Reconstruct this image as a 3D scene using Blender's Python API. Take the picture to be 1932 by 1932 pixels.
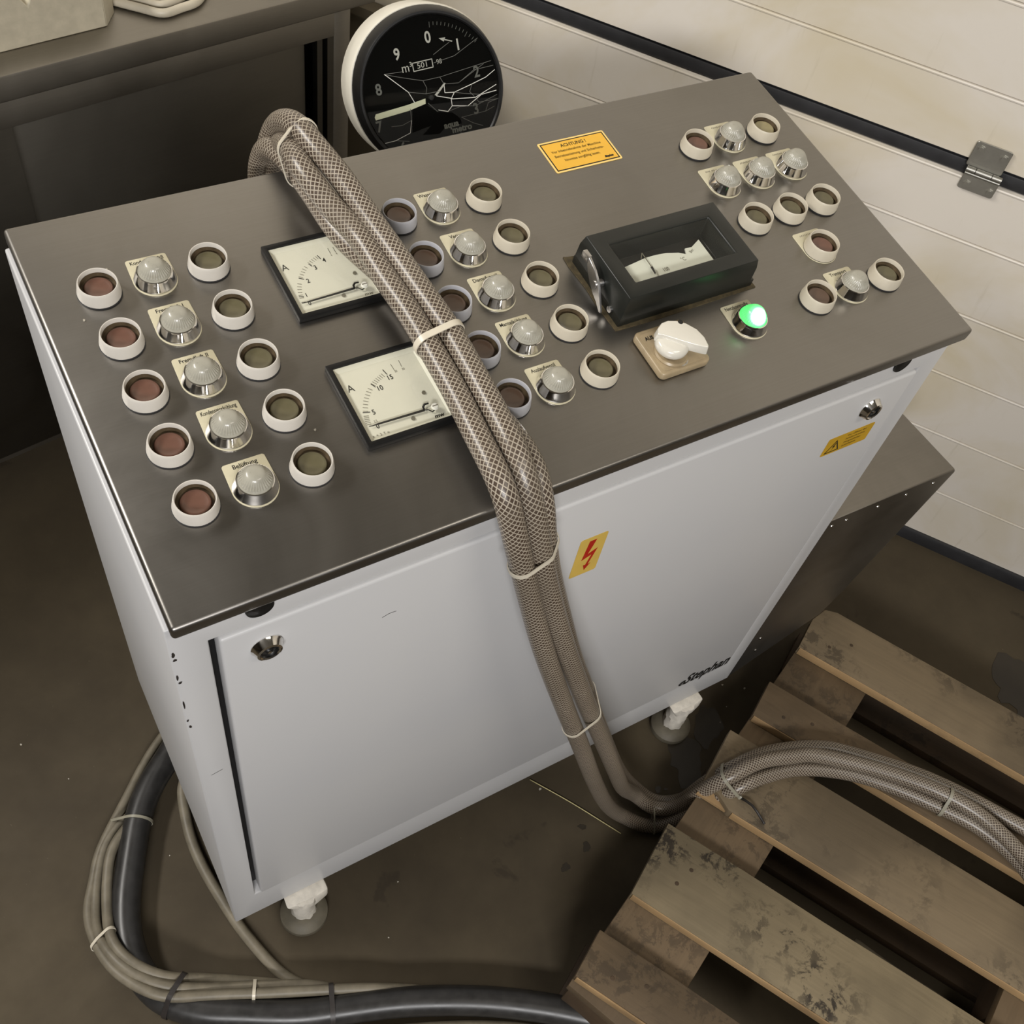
import bpy, bmesh, math, random
from mathutils import Vector, Matrix
R = math.radians
random.seed(7)
for o in list(bpy.data.objects):
    bpy.data.objects.remove(o)
SC = bpy.context.scene
COL = SC.collection

# ---------------------------------------------------------------- camera
cam_d = bpy.data.cameras.new('camera')
cam_d.sensor_width = 36.0
cam_d.lens = 36.0 * 1983.41 / 1932.0
cam_d.clip_start = 0.02
cam = bpy.data.objects.new('camera', cam_d)
COL.objects.link(cam)
_r, _d, _f = Vector((0.8603, -0.4898, 0.1415)), Vector((-0.3267, -0.7427, -0.5845)), Vector((0.3914, 0.4566, -0.799))
_f.normalize(); _r = (_r - _f * _r.dot(_f)).normalized(); _d = _f.cross(_r)
cam.matrix_world = Matrix(((_r.x, -_d.x, -_f.x, -0.0575), (_r.y, -_d.y, -_f.y, -0.4475), (_r.z, -_d.z, -_f.z, 1.7138), (0, 0, 0, 1)))
SC.camera = cam

# ---------------------------------------------------------------- world, lamps, exposure
w = bpy.data.worlds.new('world'); SC.world = w; w.use_nodes = True
w.node_tree.nodes['Background'].inputs[0].default_value = (0.9, 0.92, 1.0, 1)
w.node_tree.nodes['Background'].inputs[1].default_value = 0.05
SC.view_settings.view_transform = 'Standard'
SC.view_settings.look = 'None'
SC.view_settings.gamma = 1.0
SC.view_settings.use_curve_mapping = False
SC.view_settings.exposure = -0.12


def area_lamp(name, loc, target, sx, sy, power, col):
    l = bpy.data.lights.new(name, 'AREA'); l.shape = 'RECTANGLE'; l.size = sx; l.size_y = sy
    l.energy = power; l.color = col
    o = bpy.data.objects.new(name, l); COL.objects.link(o); o.location = loc
    o.rotation_euler = (Vector(target) - Vector(loc)).to_track_quat('-Z', 'Y').to_euler()
    return o


area_lamp('hall_lamp_front', (-1.4, -3.0, 2.75), (0.3, 0.1, 0.5), 1.5, 0.5, 130, (1.0, 0.985, 0.98))
area_lamp('hall_lamp_right', (1.0, -1.5, 2.95), (0.9, -0.2, 0.5), 1.2, 0.4, 16, (1.0, 0.93, 0.82))
area_lamp('hall_lamp_far', (-1.7, 1.5, 2.9), (0.5, 0.4, 0.6), 1.4, 0.4, 84, (1.0, 0.96, 0.90))

# ---------------------------------------------------------------- materials
def lin(c):
    c = c / 255.0
    return c / 12.92 if c <= 0.04045 else ((c + 0.055) / 1.055) ** 2.4


def rgb(r, g, b):
    return (lin(r), lin(g), lin(b), 1.0)


MATS = {}


class NT:
    def __init__(self, m):
        self.nt = m.node_tree; self.n = self.nt.nodes; self.l = self.nt.links
        self.b = self.n['Principled BSDF']; self.out = self.n['Material Output']

    def new(self, t, **kw):
        n = self.n.new(t)
        for k, v in kw.items():
            setattr(n, k, v)
        return n

    def link(self, a, b):
        self.l.new(a, b)

    def coord(self, kind='Object', scale=(1, 1, 1)):
        tc = self.new('ShaderNodeTexCoord'); mp = self.new('ShaderNodeMapping')
        mp.inputs['Scale'].default_value = scale
        self.link(tc.outputs[kind], mp.inputs[0]); return mp.outputs[0]

    def noise(self, vec, scale, detail=4, rough=0.55, dist=0.0):
        n = self.new('ShaderNodeTexNoise'); n.inputs['Scale'].default_value = scale
        n.inputs['Detail'].default_value = detail; n.inputs['Roughness'].default_value = rough
        n.inputs['Distortion'].default_value = dist
        self.link(vec, n.inputs['Vector']); return n.outputs[0]

    def ramp(self, fac, stops):
        r = self.new('ShaderNodeValToRGB'); cr = r.color_ramp
        while len(cr.elements) < len(stops):
            cr.elements.new(0.5)
        for e, (p, c) in zip(cr.elements, stops):
            e.position = p; e.color = c if len(c) == 4 else (*c, 1)
        self.link(fac, r.inputs[0]); return r.outputs[0]

    def mix(self, fac, a, b, mode='MIX'):
        m = self.new('ShaderNodeMix', data_type='RGBA', blend_type=mode)
        for i, x in ((0, fac), (6, a), (7, b)):
            if hasattr(x, 'is_output'):
                self.link(x, m.inputs[i])
            else:
                m.inputs[i].default_value = x
        return m.outputs[2]

    def math(self, op, a, b=None, c=None):
        m = self.new('ShaderNodeMath', operation=op)
        for i, x in enumerate((a, b, c)):
            if x is None:
                continue
            if hasattr(x, 'is_output'):
                self.link(x, m.inputs[i])
            else:
                m.inputs[i].default_value = x
        return m.outputs[0]

    def bump(self, h, strength=0.2, dist=0.002):
        b = self.new('ShaderNodeBump'); b.inputs['Strength'].default_value = strength
        b.inputs['Distance'].default_value = dist
        self.link(h, b.inputs['Height']); self.link(b.outputs[0], self.b.inputs['Normal'])

    def set(self, name, v):
        i = self.b.inputs[name]
        if hasattr(v, 'is_output'):
            self.link(v, i)
        else:
            i.default_value = v


def mat(name, col=(0.5, 0.5, 0.5, 1), rough=0.5, metal=0.0, vary=0.12, vscale=30.0, coat=0.0, spec=0.5):
    """plain painted / plastic / metal surface with a little procedural variation"""
    m = bpy.data.materials.new(name); m.use_nodes = True; t = NT(m)
    v = t.coord('Object')
    n = t.noise(v, vscale, 5)
    dark = tuple(c * (1 - vary) for c in col[:3]) + (1,)
    lite = tuple(min(1, c * (1 + vary)) for c in col[:3]) + (1,)
    t.set('Base Color', t.ramp(n, [(0.3, dark), (0.7, lite)]))
    t.set('Roughness', t.math('MULTIPLY_ADD', n, 0.16, rough - 0.08))
    t.set('Metallic', metal); t.set('Coat Weight', coat); t.set('Specular IOR Level', spec)
    MATS[name] = m
    return m


def make_steel(name, col, rough, scale, smudge=0.25, metal=1.0):
    m = bpy.data.materials.new(name); m.use_nodes = True; t = NT(m)
    v = t.coord('Object', scale)
    g = t.noise(v, 1.0, 3, 0.6)
    s = t.noise(t.coord('Object'), 5.0, 6, 0.62, 0.8)
    base = t.mix(s, tuple(c * (1 - smudge) for c in col[:3]) + (1,), tuple(min(1, c * (1 + smudge * 0.6)) for c in col[:3]) + (1,))
    base = t.mix(t.math('MULTIPLY', g, 0.14), base, (0.02, 0.018, 0.015, 1))
    t.set('Base Color', base); t.set('Metallic', metal)
    t.set('Roughness', t.math('MULTIPLY_ADD', s, 0.2, rough - 0.09))
    t.bump(g, 0.06, 0.0004)
    MATS[name] = m
    return m


make_steel('panel_steel', (0.315, 0.300, 0.278, 1), 0.36, (6, 500, 500), 0.24)
make_steel('housing_steel', (0.30, 0.28, 0.25, 1), 0.42, (8, 300, 300), 0.3)
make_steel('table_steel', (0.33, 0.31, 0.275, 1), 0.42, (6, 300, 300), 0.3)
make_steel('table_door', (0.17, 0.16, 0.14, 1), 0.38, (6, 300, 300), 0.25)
make_steel('zinc', (0.42, 0.41, 0.37, 1), 0.42, (120, 120, 120), 0.12)
mat('chrome', (0.78, 0.77, 0.75, 1), 0.1, 1.0, 0.03)
mat('latch_metal', (0.52, 0.51, 0.5, 1), 0.32, 1.0, 0.1)
mat('black_rubber', rgb(38, 38, 40), 0.55, 0, 0.2)
mat('black_plastic', rgb(17, 17, 17), 0.42, 0, 0.2, spec=0.35)
mat('recorder_black', rgb(28, 30, 27), 0.38, 0, 0.15)
mat('black_deep', rgb(8, 8, 7), 0.8, 0, 0.1, spec=0.05)
mat('ink', rgb(22, 20, 17), 0.6, 0, 0.1)
mat('ink_grey', rgb(112, 106, 92), 0.6, 0, 0.1)
mat('ink_brown', rgb(88, 66, 20), 0.6, 0, 0.1)
mat('cup_plastic', rgb(204, 199, 190), 0.42, 0, 0.05)
mat('cup_cream', rgb(198, 190, 172), 0.42, 0, 0.06)
mat('cup_blueish', rgb(176, 176, 180), 0.42, 0, 0.05)
mat('lens_white', rgb(164, 161, 148), 0.3, 0, 0.10, 60, coat=0.2)
mat('label_plate', rgb(200, 193, 166), 0.4, 0, 0.08)
mat('dial_cream', rgb(222, 218, 202), 0.5, 0, 0.05, 12)
mat('dial_white', rgb(220, 218, 205), 0.5, 0, 0.04, 12)
mat('pale_green', rgb(196, 196, 168), 0.5, 0, 0.08)
mat('gauge_print', rgb(176, 174, 166), 0.5, 0, 0.05)
mat('gauge_dim', rgb(92, 92, 86), 0.5, 0, 0.05)
mat('crack_white', rgb(205, 204, 196), 0.3, 0, 0.2)
mat('gauge_white', rgb(226, 222, 208), 0.4, 0, 0.05)
mat('knob_white', rgb(216, 212, 200), 0.18, 0, 0.03, coat=0.5)
mat('switch_tan', rgb(156, 139, 110), 0.35, 0, 0.14, 60)
mat('dirt', rgb(72, 62, 40), 0.8, 0, 0.4, 200)
mat('sticker_orange', rgb(236, 182, 62), 0.4, 0, 0.04)
mat('sticker_pale', rgb(246, 212, 130), 0.4, 0, 0.03)
mat('sticker_gold', rgb(190, 150, 40), 0.4, 0, 0.08)
mat('sticker_yellow', rgb(206, 174, 84), 0.45, 0, 0.06)
mat('sticker_red', rgb(170, 30, 16), 0.4, 0, 0.08)
mat('tie_cream', rgb(206, 198, 180), 0.35, 0, 0.06)
mat('tie_grey', rgb(146, 142, 126), 0.4, 0, 0.1)
mat('tie_dark', rgb(46, 42, 40), 0.45, 0, 0.15)
mat('cable_grey', rgb(110, 103, 88), 0.5, 0, 0.22, 45)
mat('cable_black', rgb(44, 43, 42), 0.36, 0, 0.25, 60)
mat('cable_white', rgb(186, 178, 160), 0.45, 0, 0.1)
mat('foam', rgb(178, 170, 150), 0.7, 0, 0.1, 60)
mat('tape_white', rgb(214, 208, 196), 0.6, 0, 0.14, 90)
mat('foot_rubber', rgb(96, 90, 76), 0.6, 0, 0.2, 50)
mat('wall_paint', rgb(112, 106, 96), 0.7, 0, 0.06, 4)
mat('ceiling_paint', rgb(112, 108, 100), 0.8, 0, 0.05, 3)
mat('well_grime', rgb(86, 72, 52), 0.6, 0, 0.3, 150)
mat('sheet_brown', rgb(104, 95, 78), 0.6, 0, 0.1, 8)
mat('straw_mat', rgb(204, 192, 140), 0.5, 0, 0.1)
mat('chip', rgb(176, 170, 156), 0.6, 0, 0.1)


def make_paint():
    m = bpy.data.materials.new('cabinet_paint'); m.use_nodes = True; t = NT(m)
    v = t.coord('Object')
    n = t.noise(v, 3.0, 4, 0.5)
    base = t.mix(n, rgb(190, 191, 194), rgb(201, 200, 198))
    sc = t.noise(t.coord('Object', (30, 30, 90)), 1.0, 8, 0.75)
    chip = t.ramp(sc, [(0.72, (0, 0, 0, 1)), (0.78, (1, 1, 1, 1))])
    base = t.mix(t.math('MULTIPLY', chip, 0.35), base, rgb(150, 146, 140))
    t.set('Base Color', base); t.set('Roughness', t.math('MULTIPLY_ADD', n, 0.12, 0.3))
    t.bump(t.noise(v, 240.0, 2), 0.05, 0.0006)
    MATS['cabinet_paint'] = m


make_paint()


def make_cap(name, edge, centre):
    m = bpy.data.materials.new(name); m.use_nodes = True; t = NT(m)
    n = t.noise(t.coord('Object'), 90.0, 4, 0.6)
    t.set('Base Color', t.mix(n, edge, centre)); t.set('Roughness', 0.34)
    t.set('Coat Weight', 0.25)
    MATS[name] = m


make_cap('cap_red', rgb(88, 63, 51), rgb(114, 80, 67))
make_cap('cap_red_dark', rgb(78, 60, 48), rgb(92, 72, 58))
make_cap('cap_green', rgb(82, 77, 56), rgb(100, 94, 70))
make_cap('cap_green_pale', rgb(128, 118, 84), rgb(150, 140, 106))


def make_glass(name, tint, gloss_rough=0.03):
    m = bpy.data.materials.new(name); m.use_nodes = True; t = NT(m)
    t.n.remove(t.b)
    tr = t.new('ShaderNodeBsdfTransparent'); tr.inputs[0].default_value = tint
    gl = t.new('ShaderNodeBsdfGlossy'); gl.inputs['Roughness'].default_value = gloss_rough
    lw = t.new('ShaderNodeLayerWeight'); lw.inputs[0].default_value = 0.5
    fr = t.math('MULTIPLY_ADD', t.math('POWER', lw.outputs['Facing'], 5.0), 0.9, 0.035)   # Schlick, the same from both sides
    mx = t.new('ShaderNodeMixShader')
    t.link(fr, mx.inputs[0]); t.link(tr.outputs[0], mx.inputs[1]); t.link(gl.outputs[0], mx.inputs[2])
    t.link(mx.outputs[0], t.out.inputs[0])
    MATS[name] = m


make_glass('clear_glass', (0.93, 0.94, 0.92, 1))
make_glass('smoky_glass', (0.92, 0.94, 0.92, 1), 0.05)


def make_lit_lens():
    m = bpy.data.materials.new('lens_lit_green'); m.use_nodes = True; t = NT(m)
    tc = t.new('ShaderNodeTexCoord'); vm = t.new('ShaderNodeVectorMath', operation='DISTANCE')
    t.link(tc.outputs['Object'], vm.inputs[0]); vm.inputs[1].default_value = (-0.001, -0.006, 0.0185)
    hot = t.ramp(t.math('MULTIPLY', vm.outputs['Value'], 55.0), [(0.30, (1.0, 1.0, 1.0, 1)), (0.55, (0.10, 0.9, 0.20, 1))])
    st = t.ramp(t.math('MULTIPLY', vm.outputs['Value'], 55.0), [(0.30, (1, 1, 1, 1)), (0.70, (0.15, 0.15, 0.15, 1))])
    t.set('Base Color', (0.1, 0.5, 0.14, 1)); t.set('Roughness', 0.2)
    t.set('Emission Color', hot); t.set('Emission Strength', t.math('MULTIPLY', st, 5.0))
    MATS['lens_lit_green'] = m


make_lit_lens()


def make_hose():
    m = bpy.data.materials.new('braided_pvc'); m.use_nodes = True; t = NT(m)
    uv = t.new('ShaderNodeUVMap'); sp = t.new('ShaderNodeSeparateXYZ'); t.link(uv.outputs[0], sp.inputs[0])
    a, l = sp.outputs[0], sp.outputs[1]                   # turns around, metres along
    k = 13.0
    along = t.math('MULTIPLY', l, 1 / 0.0056)

    def family(sign):
        ph = t.math('FRACT', t.math('MULTIPLY_ADD', a, sign * k, along))
        d = t.math('ABSOLUTE', t.math('SUBTRACT', ph, 0.5))
        return t.ramp(d, [(0.085, (1, 1, 1, 1)), (0.150, (0, 0, 0, 1))])
    th = t.math('MAXIMUM', family(1), family(-1))
    grime = t.noise(t.coord('Object'), 9.0, 5, 0.6)
    dust = t.noise(t.coord('Object'), 26.0, 4, 0.6)
    core = t.mix(grime, rgb(56, 44, 36), rgb(82, 68, 56))
    thread = t.mix(grime, rgb(150, 139, 122), rgb(186, 176, 160))
    base = t.mix(th, core, thread)
    base = t.mix(t.math('MULTIPLY', t.ramp(dust, [(0.45, (0, 0, 0, 1)), (0.75, (1, 1, 1, 1))]), 0.4), base, rgb(116, 106, 92))
    t.set('Base Color', base); t.set('Roughness', 0.36); t.set('Coat Weight', 0.3); t.set('Coat Roughness', 0.32)
    t.bump(th, 0.5, 0.0008)
    MATS['braided_pvc'] = m


make_hose()


def make_floor():
    m = bpy.data.materials.new('concrete'); m.use_nodes = True; t = NT(m)
    v = t.coord('Object')
    n1 = t.noise(v, 2.2, 6, 0.6, 0.4); n2 = t.noise(v, 14.0, 6, 0.65); n3 = t.noise(v, 180.0, 3, 0.7)
    base = t.mix(t.ramp(n1, [(0.3, (0, 0, 0, 1)), (0.7, (1, 1, 1, 1))]), rgb(60, 52, 39), rgb(88, 78, 60))
    base = t.mix(t.math('MULTIPLY', n2, 0.5), base, rgb(46, 39, 29))
    base = t.mix(t.ramp(n3, [(0.70, (0, 0, 0, 1)), (0.80, (1, 1, 1, 1))]), base, rgb(120, 112, 96))
    wet = t.ramp(t.noise(v, 6.5, 5, 0.6, 0.3), [(0.66, (0, 0, 0, 1)), (0.69, (1, 1, 1, 1))])
    base = t.mix(t.math('MULTIPLY', wet, 0.5), base, rgb(44, 37, 28))
    t.set('Base Color', base); t.set('Roughness', t.math('MULTIPLY_ADD', n2, 0.25, 0.58)); t.set('Specular IOR Level', 0.3)
    t.bump(n2, 0.12, 0.003)
    MATS['concrete'] = m


make_floor()


def make_stain_mat():
    m = bpy.data.materials.new('oil_stain'); m.use_nodes = True; t = NT(m)
    n = t.noise(t.coord('Object'), 40.0, 4)
    t.set('Base Color', t.mix(n, rgb(42, 36, 27), rgb(52, 45, 34))); t.set('Roughness', 0.4)
    MATS['oil_stain'] = m


make_stain_mat()


def make_wood(name, c1, c2, stain):
    m = bpy.data.materials.new(name); m.use_nodes = True; t = NT(m)
    tc = t.new('ShaderNodeTexCoord'); oi = t.new('ShaderNodeObjectInfo')
    off = t.new('ShaderNodeVectorMath', operation='ADD'); t.link(tc.outputs['Object'], off.inputs[0])
    sc = t.math('MULTIPLY', oi.outputs['Random'], 7.0); cmb = t.new('ShaderNodeCombineXYZ')
    for k in range(3):
        t.link(sc, cmb.inputs[k])
    t.link(cmb.outputs[0], off.inputs[1])

    def vec(scale):
        mp = t.new('ShaderNodeMapping'); mp.inputs['Scale'].default_value = scale
        t.link(off.outputs[0], mp.inputs[0]); return mp.outputs[0]
    one = vec((1, 1, 1))
    g = t.noise(vec((3.0, 34.0, 34.0)), 1.6, 6, 0.62, 1.4)
    fine = t.noise(vec((8, 220, 220)), 1.0, 4, 0.6)
    base = t.mix(g, c1, c2)
    base = t.mix(t.math('MULTIPLY', fine, 0.4), base, tuple(c * 0.45 for c in c1[:3]) + (1,))
    big = t.noise(one, 4.0, 4, 0.55)
    base = t.mix(t.ramp(big, [(0.42, (0, 0, 0, 1)), (0.62, (0.6, 0.6, 0.6, 1))]), base, tuple(c * 0.42 for c in c1[:3]) + (1,))
    mask = t.ramp(t.noise(one, 5.5, 4, 0.5), [(0.48, (0, 0, 0, 1)), (0.62, (1, 1, 1, 1))])
    s = t.noise(one, 34.0, 7, 0.74, 0.4)
    spot = t.ramp(s, [(0.50, (0, 0, 0, 1)), (0.56, (1, 1, 1, 1))])
    base = t.mix(t.math('MULTIPLY', t.math('MULTIPLY', spot, mask), stain), base, rgb(38, 30, 20))
    t.set('Base Color', base); t.set('Roughness', 0.72); t.bump(g, 0.3, 0.002)
    MATS[name] = m


make_wood('wood_board', rgb(118, 103, 80), rgb(142, 125, 98), 0.55)
make_wood('wood_stained', rgb(124, 111, 86), rgb(152, 137, 108), 0.95)
make_wood('wood_brown', rgb(100, 83, 60), rgb(124, 104, 78), 0.45)
make_wood('wood_fresh', rgb(172, 140, 98), rgb(192, 160, 116), 0.12)
make_wood('wood_dark', rgb(70, 55, 38), rgb(92, 72, 50), 0.6)


def make_door_paint():
    m = bpy.data.materials.new('door_paint'); m.use_nodes = True; t = NT(m)
    v = t.coord('Object')
    n = t.noise(t.coord('Object', (1.6, 1, 2.4)), 1.6, 5, 0.6, 0.6)
    base = t.mix(t.ramp(n, [(0.42, (0, 0, 0, 1)), (0.72, (1, 1, 1, 1))]), rgb(214, 207, 196), rgb(200, 188, 160))
    run = t.noise(t.coord('Object', (60, 1, 6)), 1.0, 5, 0.6)
    base = t.mix(t.math('MULTIPLY', t.ramp(run, [(0.62, (0, 0, 0, 1)), (0.8, (1, 1, 1, 1))]), 0.3), base, rgb(160, 148, 118))
    t.set('Base Color', base); t.set('Roughness', 0.42)
    t.bump(t.noise(v, 420.0, 2), 0.06, 0.0006)
    MATS['door_paint'] = m


make_door_paint()

# ---------------------------------------------------------------- mesh helpers
class MB:
    def __init__(self):
        self.v = []; self.f = []; self.uv = None

    def add(self, vs, fs):
        o = len(self.v); self.v += [tuple(p) for p in vs]; self.f += [tuple(i + o for i in f) for f in fs]
        return self

    def box(self, x0, x1, y0, y1, z0, z1):
        vs = [(x, y, z) for z in (z0, z1) for y in (y0, y1) for x in (x0, x1)]
        return self.add(vs, [(0, 2, 3, 1), (4, 5, 7, 6), (0, 1, 5, 4), (2, 6, 7, 3), (0, 4, 6, 2), (1, 3, 7, 5)])

    def prism(self, poly, z0, z1, taper=None):
        """polygon in xy, extruded along z; taper = polygon at the top"""
        n = len(poly); top = taper or poly
        vs = [(x, y, z0) for x, y in poly] + [(x, y, z1) for x, y in top]
        fs = [tuple(range(n - 1, -1, -1)), tuple(range(n, 2 * n))]
        fs += [(i, (i + 1) % n, n + (i + 1) % n, n + i) for i in range(n)]
        return self.add(vs, fs)

    def lathe(self, prof, seg=40, cx=0, cy=0, rfun=None):
        """profile of (radius, z) about z"""
        vs, fs, rings = [], [], []
        for r, z in prof:
            if r < 1e-7:
                rings.append([len(vs)]); vs.append((cx, cy, z))
            else:
                ring = []
                for i in range(seg):
                    a = 2 * math.pi * i / seg
                    rr = rfun(r, z, i) if rfun else r
                    ring.append(len(vs)); vs.append((cx + rr * math.cos(a), cy + rr * math.sin(a), z))
                rings.append(ring)
        for A, B in zip(rings, rings[1:]):
            for i in range(seg):
                j = (i + 1) % seg
                if len(A) == 1 and len(B) == 1:
                    continue
                if len(A) == 1:
                    fs.append((A[0], B[j], B[i]))
                elif len(B) == 1:
                    fs.append((A[i], A[j], B[0]))
                else:
                    fs.append((A[i], A[j], B[j], B[i]))
        return self.add(vs, fs)

    def cyl(self, p, q, r, seg=16, r2=None):
        p, q = Vector(p), Vector(q); ax = (q - p).normalized()
        u = ax.orthogonal().normalized(); w_ = ax.cross(u); r2 = r if r2 is None else r2
        vs = []
        for c, rr in ((p, r), (q, r2)):
            for i in range(seg):
                a = 2 * math.pi * i / seg
                vs.append(c + (u * math.cos(a) + w_ * math.sin(a)) * rr)
        fs = [tuple(range(seg - 1, -1, -1)), tuple(range(seg, 2 * seg))]
        fs += [(i, (i + 1) % seg, seg + (i + 1) % seg, seg + i) for i in range(seg)]
        return self.add(vs, fs)

    def quad(self, a, b, c, d):
        return self.add([a, b, c, d], [(0, 1, 2, 3)])

    def strip(self, pts, wd, z):
        """flat ribbon in xy along a polyline"""
        for (x0, y0), (x1, y1) in zip(pts, pts[1:]):
            d = Vector((x1 - x0, y1 - y0))
            if d.length < 1e-9:
                continue
            n = Vector((-d.y, d.x)).normalized() * wd / 2; e = d.normalized() * wd * 0.25
            self.quad((x0 - n.x - e.x, y0 - n.y - e.y, z), (x1 - n.x + e.x, y1 - n.y + e.y, z), (x1 + n.x + e.x, y1 + n.y + e.y, z), (x0 + n.x - e.x, y0 + n.y - e.y, z))
        return self

    def mesh(self, name, bevel=0.0, bseg=2, smooth=False, angle=40):
        me = bpy.data.meshes.new(name)
        me.from_pydata(self.v, [], self.f); me.update()
        bm = bmesh.new(); bm.from_mesh(me)
        bmesh.ops.recalc_face_normals(bm, faces=bm.faces)
        if bevel > 0:
            es = [e for e in bm.edges if len(e.link_faces) == 2 and e.calc_face_angle(0) > R(25)]
            bmesh.ops.bevel(bm, geom=es, offset=bevel, segments=bseg, profile=0.5, affect='EDGES', clamp_overlap=True)
        bm.to_mesh(me); bm.free()
        if smooth or bevel > 0:
            for p in me.polygons:
                p.use_smooth = True
            me.set_sharp_from_angle(angle=R(angle))
        return me

    def build(self, name, m, parent=None, bevel=0.0, bseg=2, smooth=False, angle=40, loc=None, rot=None):
        return obj(name, self.mesh(name, bevel, bseg, smooth, angle), m, parent, loc, rot)


def obj(name, me, m, parent=None, loc=None, rot=None):
    if m is not None and not me.materials:
        me.materials.append(MATS[m] if isinstance(m, str) else m)
    o = bpy.data.objects.new(name, me); COL.objects.link(o)
    if parent is not None:
        o.parent = parent
    if loc is not None:
        o.location = loc
    if rot is not None:
        o.rotation_euler = rot
    return o


def face_out(o, axis=2):
    if o.data.polygons[0].normal[axis] < 0:
        o.data.flip_normals()
    return o


def empty(name, loc=(0, 0, 0), rot=None):
    o = bpy.data.objects.new(name, None); COL.objects.link(o); o.location = loc
    o.empty_display_size = 0.05
    if rot is not None:
        o.rotation_euler = rot
    return o


def tag(o, label=None, cat=None, group=None, kind=None):
    if label: o['label'] = label
    if cat: o['category'] = cat
    if group: o['group'] = group
    if kind: o['kind'] = kind
    return o


_TXT = {}


def text_mesh(s, size, xs=1.0, shear=0.0, align='CENTER', bold=0.0):
    key = (s, size, xs, shear, align, bold)
    if key in _TXT:
        return _TXT[key]
    c = bpy.data.curves.new('lettering', 'FONT'); c.body = s; c.size = size; c.shear = shear
    c.align_x = align; c.align_y = 'CENTER'; c.offset = bold; c.resolution_u = 3; c.fill_mode = 'FRONT'
    o = bpy.data.objects.new('lettering_tmp', c); COL.objects.link(o)
    bpy.context.view_layer.update()
    me = bpy.data.meshes.new_from_object(o.evaluated_get(bpy.context.evaluated_depsgraph_get()))
    bpy.data.objects.remove(o)
    me.materials.clear()
    for v in me.vertices:
        v.co.x *= xs
    _TXT[key] = me
    return me


def text(parent, s, size, x, y, z, m='ink', xs=1.0, shear=0.0, align='CENTER', bold=0.0, rotz=0.0, rot=None, name='lettering'):
    me = text_mesh(s, size, xs, shear, align, bold)
    if me.materials and me.materials[0] is not MATS[m]:
        me = me.copy(); me.materials.clear()
    return obj(name, me, m, parent, (x, y, z), rot or (0, 0, rotz))


def spline(pts, step):
    """Catmull-Rom through points, resampled"""
    P = [Vector(p) for p in pts]; P = [P[0] * 2 - P[1]] + P + [P[-1] * 2 - P[-2]]
    out = []
    for i in range(1, len(P) - 2):
        a, b, c, d = P[i - 1:i + 3]
        n = max(2, int((c - b).length / step))
        for k in range(n):
            t = k / n
            out.append(0.5 * ((2 * b) + (c - a) * t + (2 * a - 5 * b + 4 * c - d) * t * t + (3 * b - a - 3 * c + d) * t ** 3))
    out.append(P[-2])
    return out


def tube(name, pts, r, m, parent=None, seg=16, step=0.008, smooth_passes=0):
    P = spline(pts, step)
    for _ in range(smooth_passes):
        P = [P[0]] + [(P[i - 1] + P[i] * 2 + P[i + 1]) / 4 for i in range(1, len(P) - 1)] + [P[-1]]
    n = len(P); T = [(P[min(i + 1, n - 1)] - P[max(i - 1, 0)]).normalized() for i in range(n)]
    u = T[0].orthogonal().normalized()
    vs, fs, L = [], [], [0.0]
    for i in range(n):
        if i:
            u = (u - T[i] * u.dot(T[i])).normalized(); L.append(L[-1] + (P[i] - P[i - 1]).length)
        w_ = T[i].cross(u)
        for j in range(seg):
            a = 2 * math.pi * j / seg
            vs.append(P[i] + (u * math.cos(a) + w_ * math.sin(a)) * r)
    uvs = []
    for i in range(n - 1):
        for j in range(seg):
            k = (j + 1) % seg
            fs.append((i * seg + j, i * seg + k, (i + 1) * seg + k, (i + 1) * seg + j))
            uvs += [(j / seg, L[i]), ((j + 1) / seg, L[i]), ((j + 1) / seg, L[i + 1]), (j / seg, L[i + 1])]
    fs.append(tuple(range(seg - 1, -1, -1))); uvs += [(0, 0)] * seg
    fs.append(tuple(range((n - 1) * seg, n * seg))); uvs += [(0, 0)] * seg
    me = bpy.data.meshes.new(name); me.from_pydata([tuple(v) for v in vs], [], fs)
    layer = me.uv_layers.new(name='UVMap')
    for i, c in enumerate(uvs):
        layer.data[i].uv = c
    for p in me.polygons:
        p.use_smooth = len(p.vertices) == 4
    me.update()
    return obj(name, me, m, parent), P, T


def arcpts(cx, cy, r, a0, a1, n):
    return [(cx + r * math.cos(R(a0 + (a1 - a0) * i / n)), cy + r * math.sin(R(a0 + (a1 - a0) * i / n))) for i in range(n + 1)]


def rrect(x0, x1, y0, y1, r, n=5):
    return (arcpts(x1 - r, y0 + r, r, -90, 0, n) + arcpts(x1 - r, y1 - r, r, 0, 90, n)
            + arcpts(x0 + r, y1 - r, r, 90, 180, n) + arcpts(x0 + r, y0 + r, r, 180, 270, n))


# ---------------------------------------------------------------- the setting
TH = R(-55)
DX, DN = Vector((math.cos(TH), math.sin(TH), 0)), Vector((-math.sin(TH), math.cos(TH), 0))
PD = Vector((1.574, 0.074, 0.0))          # a point on the foot of the sectional door


def hall(s, t, z=0.0):                    # hall coordinates: s along the door, t towards it
    return PD + DX * s + DN * t + Vector((0, 0, z))


def hall_box(mb, s0, s1, t0, t1, z0, z1):
    vs = [tuple(hall(s, t, z)) for z in (z0, z1) for t in (t0, t1) for s in (s0, s1)]
    return mb.add(vs, [(0, 2, 3, 1), (4, 5, 7, 6), (0, 1, 5, 4), (2, 6, 7, 3), (0, 4, 6, 2), (1, 3, 7, 5)])


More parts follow.
